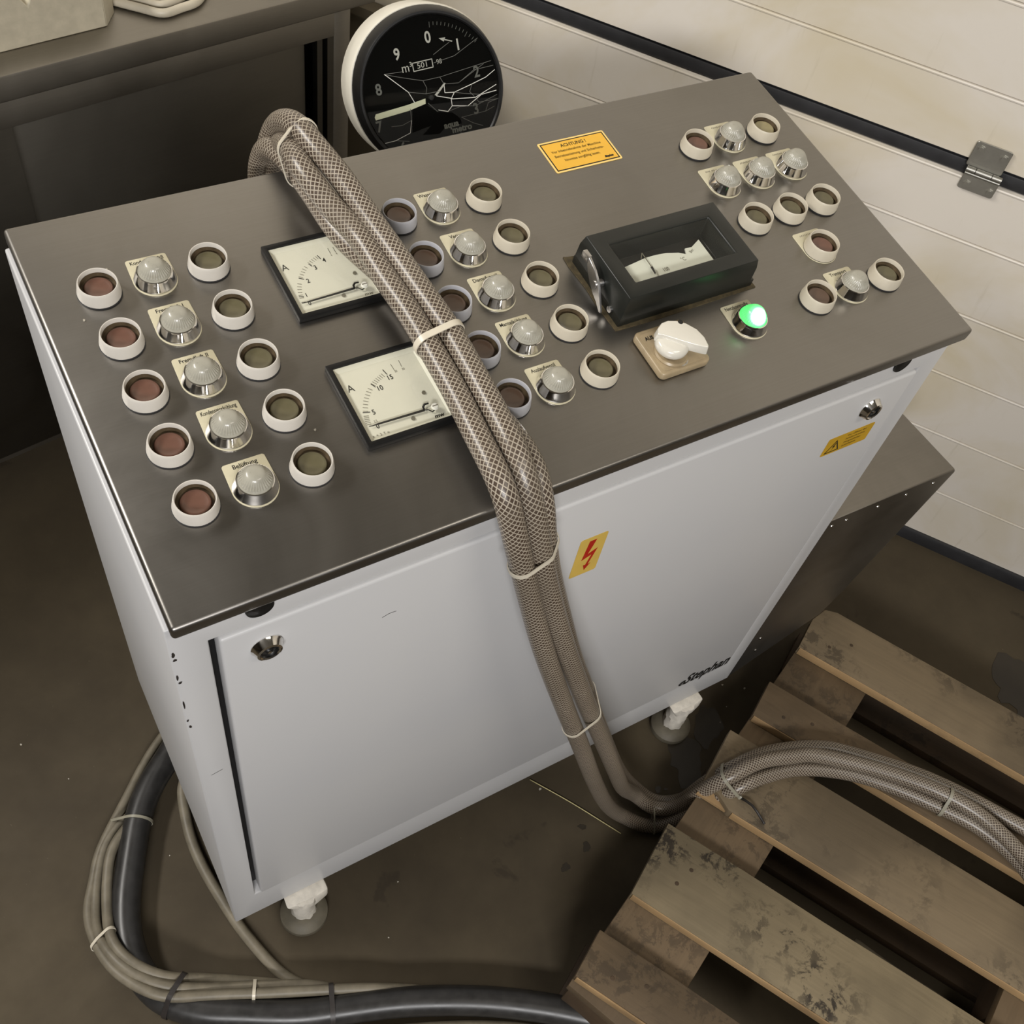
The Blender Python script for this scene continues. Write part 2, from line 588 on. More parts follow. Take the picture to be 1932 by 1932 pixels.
floor = hall_box(MB(), -3.4, 4.0, -7.5, 0.15, -0.05, 0.0).build('floor', 'concrete')
tag(floor, 'dark stained concrete floor of the hall', kind='structure')
for nm, a, lab in (('wall_left', (-3.5, -3.4, -7.5, 0.15, 0, 3.3), 'painted side wall of the hall'),
                   ('wall_right', (4.0, 4.1, -7.5, 0.15, 0, 3.3), 'painted far side wall of the hall'),
                   ('wall_back', (-3.4, 4.0, -7.6, -7.5, 0, 3.3), 'painted wall facing the sectional door')):
    tag(hall_box(MB(), *a).build(nm, 'wall_paint'), lab, kind='structure')
tag(hall_box(MB(), -3.4, 4.0, -7.5, 0.15, 3.3, 3.4).build('ceiling', 'ceiling_paint'), 'plain ceiling of the hall', kind='structure')

# floor stains (flat shapes with their own outline)
def blob(cx, cy, r, n=26, k=0.35, sx=1.0, rot=0.0):
    ph = [random.uniform(0, 6.28) for _ in range(4)]
    pts = []
    for i in range(n):
        a = 2 * math.pi * i / n
        rr = r * (1 + k * (0.5 * math.sin(2 * a + ph[0]) + 0.35 * math.sin(3 * a + ph[1]) + 0.3 * math.sin(7 * a + ph[2]) + 0.25 * random.uniform(-1, 1)))
        x, y = rr * math.cos(a) * sx, rr * math.sin(a)
        pts.append((cx + x * math.cos(rot) - y * math.sin(rot), cy + x * math.sin(rot) + y * math.cos(rot)))
    return pts


for kk, (x, y, r, sx) in enumerate(((0.800, -0.072, 0.034, 1.3), (0.875, -0.035, 0.026, 1.5), (0.555, -0.122, 0.0075, 1), (0.566, -0.09, 0.005, 1.2), (0.722, -0.094, 0.006, 1), (0.735, -0.1, 0.003, 1), (0.505, -0.135, 0.006, 1.3), (1.5, -0.24, 0.05, 1.2), (1.47, -0.3, 0.02, 1))):
    b = blob(x, y, r, sx=sx, rot=random.random() * 3)
    MB().prism(b, 0.0001, 0.0004 + kk * 0.00003).build('stain', 'oil_stain', floor)

# sectional door: panels, seal strip, hinge, bottom seal
door = empty('door_1', tuple(PD))
RO = R(0.8)
_X = DX * math.cos(RO) + Vector((0, 0, 1)) * math.sin(RO); _Z = Vector((0, 0, 1)) * math.cos(RO) - DX * math.sin(RO)
door.matrix_world = Matrix(((_X.x, DN.x, _Z.x, PD.x), (_X.y, DN.y, _Z.y, PD.y), (_X.z, DN.z, _Z.z, PD.z), (0, 0, 0, 1)))
tag(door, 'off-white sectional garage door of ribbed horizontal panels with black joint seal', kind='structure')
hs = [0.03, 0.160, 0.301, 0.436, 0.568, 0.700, 0.805]
hs2 = [0.834, 0.943, 1.068, 1.20, 1.33, 1.46]
while hs2[-1] < 3.15:
    hs2.append(hs2[-1] + 0.13)
for seq in (hs, hs2):
    for z0, z1 in zip(seq, seq[1:]):
        # each rib panel: flat face with a small rounded bead along its upper edge
        prof = [(0.0, z0 + 0.0012), (-0.0, z1 - 0.0060), (-0.0011, z1 - 0.0050), (-0.0015, z1 - 0.0030), (-0.0006, z1 - 0.0012), (0.006, z1), (0.04, z1), (0.04, z0), (0.004, z0)]
        mb = MB(); n = len(prof)
        mb.add([(-3.2, y, z) for y, z in prof] + [(3.8, y, z) for y, z in prof], [tuple(range(n)), tuple(range(2 * n - 1, n - 1, -1))] + [(i, n + i, n + (i + 1) % n, (i + 1) % n) for i in range(n)])
        mb.build('panel', 'door_paint', door)
MB().box(-3.2, 3.8, 0.008, 0.04, 0.800, 0.838).build('joint_seal', 'black_rubber', door)
MB().box(-3.2, 3.8, 0.003, 0.010, 0.807, 0.8295).build('seal_lip', 'black_rubber', door, bevel=0.002)
MB().box(-3.2, 3.8, -0.006, 0.04, -0.012, 0.032).build('bottom_seal', 'black_rubber', door, bevel=0.006)
hg = MB().prism(rrect(-0.338, -0.282, 0.826, 0.868, 0.004), 0.0, 0.0022)
hg = obj('hinge', hg.mesh('hinge', 0.0006, 1), 'zinc', door)
for v in hg.data.vertices:
    x, z, y = v.co; v.co = (x, -0.0025 - y, z)
lo = MB().prism(rrect(-0.333, -0.277, 0.786, 0.816, 0.004), 0.0, 0.0022).mesh('leaf', 0.0006, 1)
for v in lo.vertices:
    x, z, y = v.co; v.co = (x, -0.0025 - y, z)
obj('leaf', lo, 'zinc', hg)
for s0, s1 in ((-0.334, -0.320), (-0.319, -0.294), (-0.293, -0.278)):
    MB().cyl((s0, -0.008, 0.8225), (s1, -0.008, 0.8225), 0.0048, 14).build('knuckle', 'zinc', hg, smooth=True)
MB().cyl((-0.333, -0.0055, 0.8145), (-0.2775, -0.0055, 0.8145), 0.0026, 10).build('fold', 'zinc', hg, smooth=True)
for bs, bz in ((-0.328, 0.857), (-0.291, 0.855), (-0.322, 0.797), (-0.285, 0.796)):
    b = MB().cyl((bs, -0.004, bz), (bs, -0.0062, bz), 0.0062, 6).cyl((bs, -0.006, bz), (bs, -0.0085, bz), 0.0042, 16).build('bolt', 'zinc', hg)

# ---------------------------------------------------------------- control desk
W, D = 0.909, 0.430
ZF, ZB, ZL = 0.9486, 0.9949, 0.10         # side top front / back, underside
A = R(6.135)
Y0, Z0 = -0.01383, 0.96875
XL, XR, DP = 0.0036, 0.9117, 0.4477
desk = empty('control_desk', (0, 0, 0))
tag(desk, 'white sheet-metal control desk with sloped steel panel of round buttons, lamps and meters', 'control desk')

# body: sides, back, bottom and a front frame with a recessed door opening
mb = MB()
side = [(0, ZL), (D, ZL), (D, ZB), (0, ZF)]
ox0, ox1, oz0, oz1 = 0.0335, 0.8765, 0.1845, 0.9085
vs = [(0, 0, ZL), (W, 0, ZL), (W, 0, ZF), (0, 0, ZF), (0, D, ZL), (W, D, ZL), (W, D, ZB), (0, D, ZB),
      (ox0, 0, oz0), (ox1, 0, oz0), (ox1, 0, oz1), (ox0, 0, oz1), (ox0, 0.02, oz0), (ox1, 0.02, oz0), (ox1, 0.02, oz1), (ox0, 0.02, oz1)]
fs = [(0, 4, 7, 3), (1, 2, 6, 5), (4, 5, 6, 7), (0, 1, 5, 4), (3, 7, 6, 2),
      (0, 1, 9, 8), (1, 2, 10, 9), (2, 3, 11, 10), (3, 0, 8, 11), (8, 9, 13, 12), (9, 10, 14, 13), (10, 11, 15, 14), (11, 8, 12, 15), (12, 13, 14, 15)]
mb.add(vs, fs)
body = mb.build('body', 'cabinet_paint', desk, bevel=0.0022, bseg=3)
MB().box(ox0 + 0.0005, ox1 - 0.0005, 0.0185, 0.0195, oz0 + 0.0005, oz1 - 0.0005).build('opening_shadow_gap', 'black_rubber', desk)
# paint chips along the front left edge and a few scratches
for x, z, sx, sz in ((0.003, 0.908, 0.0016, 0.0035), (0.0035, 0.899, 0.0016, 0.002), (0.002, 0.868, 0.001, 0.0045), (0.0035, 0.858, 0.002, 0.0015), (0.002, 0.815, 0.0008, 0.008), (0.002, 0.782, 0.001, 0.002), (0.003, 0.768, 0.0012, 0.003)):
    b = blob(x, z, 1.0, 9, 0.3)
    b = [(x + (p - x) * sx, z + (q - z) * sz) for p, q in b]
    me = MB().prism(b, 0.0, 0.0003).mesh('paint_chip')
    for v in me.vertices:
        p, q, y = v.co; v.co = (p, -0.0002 - y, q)
    obj('paint_chip', me, 'tie_dark', desk)
# top plate: folded stainless sheet
plate = MB().box(XL, XR, 0, DP, -0.0185, 0.0).build('top_plate', 'panel_steel', desk, bevel=0.004, bseg=4, loc=(0, Y0, Z0), rot=(A, 0, 0))
# door of the desk
dr = MB().box(0.0415, 0.8735, -0.0030, 0.0185, 0.1865, 0.9065).build('door', 'cabinet_paint', desk, bevel=0.0035, bseg=3)


def front(me):                            # lay a flat xy mesh onto the front (x, z), facing -y
    for v in me.vertices:
        x, z, y = v.co; v.co = (x, -y, z)
    me.flip_normals(); me.update()
    return me


for lx, lz in ((0.0815, 0.8695), (0.8175, 0.8675)):
    lk = front(MB().lathe([(0, 0), (0.0150, 0), (0.0152, 0.0012), (0.0138, 0.0035), (0.0118, 0.0085), (0.0098, 0.0092), (0.0085, 0.0082), (0.0085, 0.004), (0, 0.004)], 36).mesh('lock', smooth=True, angle=30))
    lk = obj('lock', lk, 'chrome', dr, (lx, -0.003, lz))
    co = front(MB().lathe([(0, 0.0072), (0.003, 0.0074), (0.0045, 0.0055), (0.0082, 0.0045), (0.0082, 0.0035)], 24).mesh('lock_core', smooth=True))
    obj('lock_core', co, 'black_plastic', lk)
    obj('lock_pin', front(MB().lathe([(0, 0.0088), (0.0018, 0.0084), (0.0022, 0.006)], 16).mesh('lock_pin', smooth=True)), 'chrome', lk)
for cx in (0.0795, 0.8345):
    cp = front(MB().lathe([(0, 0.0015), (0.006, 0.0022), (0.0095, 0.0012), (0.0125, 0.0016), (0.0130, 0.0)], 28).mesh('frame_plug', smooth=True))
    obj('frame_plug', cp, 'black_plastic', desk, (cx, 0.0, 0.932))
# lightning sticker
st = obj('danger_sticker', front(MB().prism(rrect(0.4258, 0.4612, 0.752, 0.826, 0.003), 0.0, 0.0004).mesh('danger_sticker')), 'sticker_yellow', dr, (0, -0.0031, 0))
bolt = [(0.4385, 0.819), (0.4475, 0.819), (0.4415, 0.793), (0.4530, 0.7995), (0.4465, 0.770), (0.4500, 0.7715), (0.4440, 0.760), (0.4405, 0.7715), (0.4435, 0.7705), (0.4475, 0.7895), (0.4355, 0.7835)]
obj('lightning_bolt', front(MB().prism(bolt, 0.0, 0.0002).mesh('lightning_bolt')), 'sticker_red', st, (0, -0.0005, 0))
# electrical warning sticker
st = obj('warning_sticker', front(MB().prism(rrect(0.7755, 0.8500, 0.7955, 0.8285, 0.0025), 0.0, 0.0004).mesh('warning_sticker')), 'sticker_gold', dr, (0, -0.0031, 0))
tr = [(0.7795, 0.7990), (0.8035, 0.7990), (0.7915, 0.8215)]
ti = [(0.7822, 0.8006), (0.8008, 0.8006), (0.7915, 0.8180)]
m2 = MB(); m2.add([(x, z, 0.0002) for x, z in tr + ti], [(0, 1, 4, 3), (1, 2, 5, 4), (2, 0, 3, 5)])
m2.add([(x, z, 0.0002) for x, z in ((0.7918, 0.8150), (0.7888, 0.8080), (0.7912, 0.8085), (0.7900, 0.8020), (0.7938, 0.8098), (0.7916, 0.8094), (0.7936, 0.8148))], [(0, 1, 2, 6), (2, 3, 4, 5), (2, 5, 6)])
obj('warning_triangle', front(m2.mesh('warning_triangle')), 'ink', st, (0, -0.0004, 0))
for k, s_ in enumerate(('Vor Öffnen des', 'Schaltschrankes', 'Hauptschalter', 'ausschalten')):
    text(st, s_, 0.0050, 0.8070, -0.0006, 0.8225 - k * 0.0064, 'ink_brown', 1.0, align='LEFT', rot=(R(90), 0, 0))
# maker's lettering
def fit_text(parent, t_, x0, x1, zbase, zheight, shear, m, y):
    me = text_mesh(t_, 0.05, 1.0, shear, 'LEFT', 0.0013).copy()
    xs = [v.co.x for v in me.vertices]; ys = [v.co.y for v in me.vertices]
    cap = [v.co.y for v in text_mesh('S' if t_[0] == 'S' else t_, 0.05, 1.0, 0, 'LEFT', 0.0013).vertices]
    kx = (x1 - x0) / (max(xs) - min(xs)); kz = zheight / (max(cap) - min(cap)); c0 = min(cap)
    for v in me.vertices:
        v.co.x = (v.co.x - min(xs)) * kx; v.co.y = (v.co.y - c0) * kz
    return obj('lettering', me, m, parent, (x0, y, zbase), (R(90), 0, 0))


fit_text(dr, 'e', 0.7630, 0.7765, 0.1960, 0.0160, 0.3, 'ink', -0.0034)
fit_text(dr, 'Stephan', 0.7735, 0.8690, 0.1935, 0.0340, 0.30, 'ink', -0.0034)
# scratches on the door
for x0, z0, x1, z1 in ((0.196, 0.835, 0.203, 0.8375), (0.203, 0.8375, 0.2105, 0.837), (0.012, 0.640, 0.024, 0.643)):
    me = front(MB().strip([(x0, z0), (x1, z1)], 0.0006, 0).mesh('scratch'))
    obj('scratch', me, 'tie_dark', dr, (0, -0.0033 if x0 > 0.1 else -0.0003, 0))

# feet: taped stem on a rubber disc
def foot(x, y, tilt):
    o = MB().lathe([(0, ZL), (0.019, ZL), (0.0195, 0.085), (0.0175, 0.07), (0.0190, 0.058), (0.0180, 0.045), (0.0185, 0.03), (0.0170, 0.02), (0, 0.02)], 22, x, y,
                   rfun=lambda r, z, i: r * (1 + 0.07 * math.sin(i * 2.1 + z * 150) + 0.05 * math.sin(i * 0.9 - z * 90)))
    f = o.build('foot', 'tape_white', desk, smooth=True, angle=28)
    t = MB().prism([(x + tilt * 0.008 + p, y + q) for p, q in ((-0.022, -0.012), (0.008, -0.016), (0.028, -0.010), (0.030, 0.010), (0.0, 0.016), (-0.024, 0.012))], 0.072, ZL + 0.0005,
                   [(x + p, y + q) for p, q in ((-0.030, -0.011), (0.004, -0.014), (0.036, -0.011), (0.036, 0.012), (0.0, 0.018), (-0.028, 0.014))])
    t.build('tape_wrap', 'tape_white', f, bevel=0.004)
    MB().lathe([(0, 0), (0.0350, 0), (0.0370, 0.005), (0.0362, 0.013), (0.0300, 0.019), (0.020, 0.0225), (0, 0.0225)], 36, x, y).build('foot_disc', 'foot_rubber', f, smooth=True)


foot(0.1005, -0.006, 1); foot(0.8085, -0.004, 1); foot(0.100, 0.36, -1); foot(0.808, 0.36, -1)

# ------------- controls on the panel; (u, v) runs right and up the slope from the front left corner
CA, SA = math.cos(A), math.sin(A)


def pp(u, v, h=0.0):
    return (u, Y0 + v * CA - h * SA, Z0 + v * SA + h * CA)


PROT = (A, 0, 0)
cup_prof = [(0.0182, 0.0), (0.0194, 0.0006), (0.0196, 0.0020), (0.0182, 0.0118), (0.0177, 0.0141), (0.0173, 0.0146), (0.0167, 0.0145), (0.0164, 0.0138), (0.0161, 0.0095), (0.0160, 0.0040), (0.0, 0.0040)]
well_mesh = MB().lathe([(0.01595, 0.0098), (0.01585, 0.0042), (0.0, 0.0042)], 40).mesh('button_well', smooth=True, angle=50)
cup_mesh = {m: MB().lathe(cup_prof, 44).mesh('push_button', smooth=True, angle=35) for m in ('cup_plastic', 'cup_cream', 'cup_blueish')}
cap_prof = [(0.0, 0.0064), (0.006, 0.0065), (0.0100, 0.0071), (0.0114, 0.0076), (0.0124, 0.0073), (0.0130, 0.0060), (0.0132, 0.0043)]
cap_mesh = {m: MB().lathe(cap_prof, 36).mesh('button_cap', smooth=True, angle=50) for m in ('cap_red', 'cap_red_dark', 'cap_green', 'cap_green_pale')}
gask = MB().lathe([(0.0, 0.0001), (0.0198, 0.0001), (0.0200, 0.0010), (0.0185, 0.0014), (0.0, 0.0014)], 40).mesh('gasket', smooth=True)


def button(u, v, cup, cap, lab):
    b = obj('push_button', cup_mesh[cup], cup, desk, pp(u, v, 0.0010), PROT)
    b['label'] = lab
    obj('button_cap', cap_mesh[cap], cap, b)
    obj('button_well', well_mesh, 'well_grime', b)
    obj('gasket', gask, 'black_rubber', b, (0, 0, -0.0010))
    return b


def ribfun(r, z, i):
    k = min(1.0, max(0.0, (0.0212 - z) / 0.0045)) if z > 0.0140 else 0.0
    return r * (1.0 + 0.05 * k * math.cos(i * math.pi / 2))


bez_mesh = MB().lathe([(0.0193, 0.0), (0.0196, 0.0012), (0.0192, 0.0024), (0.0188, 0.0030), (0.0168, 0.0098), (0.0162, 0.0112), (0.0153, 0.0115), (0.0149, 0.0108), (0.0, 0.0105)], 48).mesh('indicator_lamp', smooth=True, angle=28)
lens_prof = [(0.0150, 0.0106), (0.0146, 0.0116), (0.0140, 0.0126), (0.0139, 0.0138), (0.0136, 0.0143), (0.0124, 0.0160), (0.0113, 0.0178), (0.0102, 0.0195), (0.0092, 0.0209), (0.0082, 0.0220), (0.0068, 0.0229), (0.0050, 0.0235), (0.0028, 0.0238), (0.0, 0.0239)]
lens_mesh = {m: MB().lathe(lens_prof, 136, rfun=ribfun).mesh('lens', smooth=True, angle=60) for m in ('lens_white', 'lens_lit_green')}
lab_poly = arcpts(0, 0, 0.0202, 180, 360, 20) + arcpts(0.0193 - 0.0025, 0.0295 - 0.0025, 0.0025, 0, 90, 4) + arcpts(-0.0193 + 0.0025, 0.0295 - 0.0025, 0.0025, 90, 180, 4)
lab_mesh = MB().prism(lab_poly, 0.0, 0.0011).mesh('label_plate', 0.0002, 1)


def lamp(u, v, txt, lab, lens='lens_white', marks=0):
    b = obj('indicator_lamp', bez_mesh, 'chrome', desk, pp(u, v, 0.0012), PROT)
    b['label'] = lab
    obj('lens', lens_mesh[lens], lens, b)
    obj('label_plate', lab_mesh, 'label_plate', b, (0, 0, -0.0012))
    if txt:
        n = len(txt)
        text(b, txt, 0.0062, 0, 0.0245, 0.0001, 'ink', min(0.95, 11.2 / n), bold=0.00006)
    if marks:                             # lettering too worn to read: short worn strokes
        mm = MB(); rr = random.Random(int(u * 1e4 + v * 1e3)); x = -0.0105
        while x < 0.0105:
            wv = rr.uniform(0.0009, 0.0018)
            mm.strip([(x, 0.0232 + rr.uniform(0, 0.0006)), (x + wv * 0.6, 0.0257 - rr.uniform(0, 0.0008))], 0.0007, 0.0001)
            x += wv + 0.0004 + (0.0016 if rr.random() < 0.14 else 0)
        mm.build('worn_lettering', 'ink_grey', b)
    return b


VR = (0.3441, 0.2820, 0.2202, 0.1597, 0.0986)
tx1 = ('Kondensatgefäß', 'Fremdluft I', 'Fremdluft II', 'Kondensatorkühlung', 'Belüftung')
tx2 = ('Wasserventil', 'Vacuum', 'Dampfventil', 'Mantelkühlung', 'Auslaufventil')
for v, a, b in zip(VR, tx1, tx2):
    button(0.0602, v, 'cup_plastic', 'cap_red', 'white push button with reddish brown cap')
    lamp(0.1119, v, a, 'clear ribbed indicator lamp with printed label plate')
    button(0.1634, v, 'cup_plastic', 'cap_green', 'white push button with olive green cap')
    button(0.3639, v, 'cup_blueish', 'cap_red_dark', 'white push button with dark brown cap beside the hoses')
    lamp(0.4142, v, b, 'clear ribbed indicator lamp with printed label plate')
    button(0.4651, v, 'cup_cream', 'cap_green', 'cream push button with olive green cap')
button(0.7512, VR[0], 'cup_cream', 'cap_red', 'cream push button with pinkish brown cap')
lamp(0.8024, VR[0], '', 'clear ribbed indicator lamp with worn label plate', marks=1)
button(0.8528, VR[0], 'cup_cream', 'cap_green_pale', 'cream push button with pale olive cap')
for u in (0.7510, 0.8024, 0.8530):
    lamp(u, VR[1], '', 'clear ribbed indicator lamp with worn label plate', marks=1)
for u in (0.7512, 0.8024, 0.8526):
    button(u, VR[2], 'cup_cream', 'cap_green', 'cream push button with olive green cap')
b = button(0.8034, VR[3], 'cup_cream', 'cap_red', 'cream push button with red cap on a label plate')
obj('label_plate', lab_mesh, 'label_plate', b, (0, 0, -0.0010))
mm = MB()
for k in range(9):
    mm.strip([(-0.011 + k * 0.0024, 0.0236), (-0.0102 + k * 0.0024, 0.0254)], 0.0006, 0.0003)
mm.build('worn_lettering', 'ink_grey', b)
button(0.7508, VR[4], 'cup_cream', 'cap_red_dark', 'cream push button with dark red cap')
lamp(0.8022, VR[4], 'Transport', 'clear ribbed indicator lamp with printed label plate')
button(0.8524, VR[4], 'cup_cream', 'cap_green', 'cream push button with olive green cap')
lamp(0.6555, 0.0975, 'Netzkontrolle', 'lit bright green indicator lamp with chrome bezel', 'lens_lit_green')

# ammeters
def ammeter(u0, v0, nums, ticks, minor, tip, lab, small):
    s = 0.096
    mb = MB()
    o = [(0, 0), (s, 0), (s, s), (0, s)]; i_ = [(0.0052, 0.0052), (s - 0.0052, 0.0052), (s - 0.0052, s - 0.0052), (0.0052, s - 0.0052)]
    vs = [(x, y, 0.0) for x, y in o] + [(x, y, 0.0072) for x, y in o] + [(x, y, 0.0072) for x, y in i_] + [(x, y, 0.0014) for x, y in i_]
    fs = []
    for k in range(4):
        j = (k + 1) % 4
        fs += [(k, j, 4 + j, 4 + k), (4 + k, 4 + j, 8 + j, 8 + k), (8 + k, 8 + j, 12 + j, 12 + k)]
    fs += [(3, 2, 1, 0), (12, 13, 14, 15)]
    mb.add(vs, fs)
    f = mb.build('ammeter', 'black_plastic', desk, bevel=0.0008, loc=pp(u0, v0, 0.0002), rot=PROT)
    f['label'] = lab
    # cream inner surround sloping down to the dial
    a, b = 0.0053, 0.0095
    mb = MB(); P = [(a, a), (s - a, a), (s - a, s - a), (a, s - a)]; Q = [(b, b), (s - b, b), (s - b, s - b), (b, s - b)]
    mb.add([(x, y, 0.0050) for x, y in P] + [(x, y, 0.0022) for x, y in Q], [(k, (k + 1) % 4, 4 + (k + 1) % 4, 4 + k) for k in range(4)] + [(4, 5, 6, 7)])
    dl = mb.build('dial', 'dial_cream', f)
    z = 0.0025
    mk = MB()
    for (x0, y0), (x1, y1) in ticks:
        mk.strip([(x0, y0), (x1, y1)], 0.0008, z)
    mk.build('scale_marks', 'ink', f)
    mk = MB()
    for (x0, y0), (x1, y1) in minor:
        mk.strip([(x0, y0), (x1, y1)], 0.0005, z)
    mk.build('fine_scale', 'ink_grey', f)
    for t_, x, y, sz in nums:
        text(f, t_, sz, x, y, z, 'ink' if sz > 0.0035 else 'ink_grey', 0.85, bold=0.00008 if sz > 0.0035 else 0)
    text(f, 'A', 0.0112, 0.0130, 0.067, z, 'ink', 0.9)
    if small:
        text(f, 'mw', 0.0058, 0.0765, 0.0115, z, 'ink', 1.1, 0.2, bold=0.00015)
        for k, ch in enumerate(('k', '=', '2', 'T', 'o')):
            text(f, ch, 0.0036, 0.0105 + k * 0.0036, 0.0115, z, 'ink_grey', 1.0)
    else:
        text(f, 'mw', 0.0056, 0.0765, 0.0115, z, 'ink_grey', 1.1, 0.2)
    # needle with hooked tail
    tx, ty = tip; px, py = 0.0655, 0.0205
    d = Vector((px - tx, py - ty)).normalized(); n = Vector((-d.y, d.x))
    mb = MB()
    q = Vector((tx, ty)) + d * 0.010; e = Vector((px, py))
    poly = [(tx, ty), tuple(q - n * 0.0009), tuple(e - n * 0.0012), tuple(e + n * 0.0012), tuple(q + n * 0.0009)]
    mb.prism(poly, 0.0040, 0.0044)
    hook = [(px, py), (px + 0.0005, py + 0.0035), (px + 0.003, py + 0.0058), (px + 0.0066, py + 0.0055)]
    mb.strip(hook, 0.0020, 0.0044)
    mb.strip([(px, py), (px + 0.0035, py - 0.0008), (px + 0.0065, py - 0.0042), (px + 0.0095, py - 0.0030)], 0.0012, 0.0043)
    mb.build('needle', 'ink', f)
    for x, y in ((0.0745, 0.0395), (0.0525, 0.0165)):
        MB().lathe([(0, 0.0034), (0.0018, 0.0033), (0.0020, 0.0024)], 16, x, y).build('dial_screw', 'ink_grey', f, smooth=True)
    kb = MB().lathe([(0, 0.0082), (0.0028, 0.0080), (0.0034, 0.0070), (0.0036, 0.0056)], 22, 0.0755, 0.0195).build('zero_screw', 'dial_white', f, smooth=True)
    MB().box(0.0727, 0.0783, 0.0191, 0.0199, 0.0081, 0.00835).build('slot', 'ink_grey', kb)
    face_out(MB().quad((a, a, 0.0058), (s - a, a, 0.0058), (s - a, s - a, 0.0058), (a, s - a, 0.0058)).build('glass', 'clear_glass', f))
    return f


def fan(cx, cy, ang, r0, r1):
    return [((cx + r1 * math.cos(R(g)), cy + r1 * math.sin(R(g))), (cx + r0 * math.cos(R(g)), cy + r0 * math.sin(R(g)))) for g in ang]


PX, PY = 0.0655, 0.0205
def lerp(a, b, n, e=1.0): return [a + (b - a) * (i / n) ** e for i in range(1, n)]


ang2 = lerp(177, 163, 7) + lerp(163, 128, 9) + lerp(128, 107, 8)
ammeter(0.2162, 0.0967, [('15', 0.0525, 0.0665, 0.0076), ('10', 0.0385, 0.0585, 0.0076), ('5', 0.0218, 0.0358, 0.0076), ('0', 0.0186, 0.0203, 0.0070), ('2.5', 0.0192, 0.0262, 0.0034), ('20', 0.0608, 0.0712, 0.0034), ('30', 0.0686, 0.0712, 0.0034)],
        [((0.0500, 0.0770), (0.0515, 0.0707)), ((0.0328, 0.0657), (0.0352, 0.0612)), ((0.0124, 0.0389), (0.0186, 0.0372)), ((0.0115, 0.0232), (0.0150, 0.0226))],
        fan(PX, PY, ang2, 0.0515, 0.0560) + [((0.0597, 0.0804), (0.0601, 0.0728)), ((0.0687, 0.0822), (0.0684, 0.0742))], (0.0105, 0.0218), 'square ammeter with scale to 15 and a dark pointer at zero', True)
ammeter(0.2166, 0.2516, [('4', 0.0530, 0.0645, 0.0076), ('3', 0.0412, 0.0582, 0.0076), ('2', 0.0277, 0.0446, 0.0076), ('1', 0.0190, 0.0285, 0.0066), ('0', 0.0180, 0.0180, 0.0066), ('6', 0.0625, 0.0685, 0.0030), ('8', 0.0682, 0.0690, 0.0030)],
        [((0.0492, 0.0723), (0.0505, 0.0672)), ((0.0367, 0.0645), (0.0388, 0.0610)), ((0.0206, 0.0507), (0.0247, 0.0480)), ((0.0116, 0.0290), (0.0160, 0.0278)), ((0.0112, 0.0215), (0.0150, 0.0208))],
        fan(PX, PY, lerp(177, 150, 7) + lerp(148, 125, 6) + lerp(125, 107, 6), 0.0505, 0.0545) + [((0.0627, 0.0779), (0.0625, 0.0705)), ((0.0681, 0.0780), (0.0680, 0.0708))], (0.0100, 0.0188), 'square ammeter with scale to 4 partly covered by the hoses', False)

# chart recorder
U0, V0 = 0.514, 0.140
mb = MB()
o0 = [(0.000, 0.002), (0.176, 0.002), (0.176, 0.096), (0.000, 0.096)]
o1 = [(-0.001, 0.001), (0.170, 0.001), (0.170, 0.094), (-0.001, 0.094)]
o2 = [(0.0025, 0.0028), (0.1668, 0.0028), (0.1668, 0.0908), (0.0025, 0.0908)]
w0 = [(0.0190, 0.0190), (0.1495, 0.0190), (0.1495, 0.0745), (0.0190, 0.0745)]
rings = [[(x, y, 0.0) for x, y in o0], [(x, y, 0.010) for x, y in o0], [(x, y, 0.0125) for x, y in o1], [(x, y, 0.030) for x, y in [(0, 0.0015), (0.1695, 0.0015), (0.1695, 0.0935), (0, 0.0935)]], [(x, y, 0.042) for x, y in o2],
         [(x, y, 0.042) for x, y in w0], [(x, y, 0.0405) for x, y in [(0.0205, 0.0205), (0.148, 0.0205), (0.148, 0.073), (0.0205, 0.073)]], [(x, y, 0.0170) for x, y in [(0.0240, 0.0240), (0.1445, 0.0240), (0.1445, 0.070), (0.0240, 0.070)]]]
vs = [p for r_ in rings for p in r_]; fs = [(3, 2, 1, 0), (28, 29, 30, 31)]
for k in range(7):
    for j in range(4):
        fs.append((k * 4 + j, k * 4 + (j + 1) % 4, k * 4 + 4 + (j + 1) % 4, k * 4 + 4 + j))
rec = mb.add(vs, fs).build('chart_recorder', 'recorder_black', desk, bevel=0.0012, bseg=2, loc=pp(U0, V0, 0.0006), rot=PROT)
rec['label'] = 'black boxed chart recorder with glass window and metal side latch'
MB().prism([(-0.004, -0.0015), (0.05, -0.0030), (0.12, -0.0022), (0.180, -0.0015), (0.1805, 0.06), (0.179, 0.0985), (0.09, 0.0995), (0.02, 0.0998), (-0.003, 0.1035), (-0.0058, 0.1045), (-0.0068, 0.090), (-0.0045, 0.06), (-0.0055, 0.03)], -0.0005, 0.0006).build('grimy_gasket', 'dirt', rec)
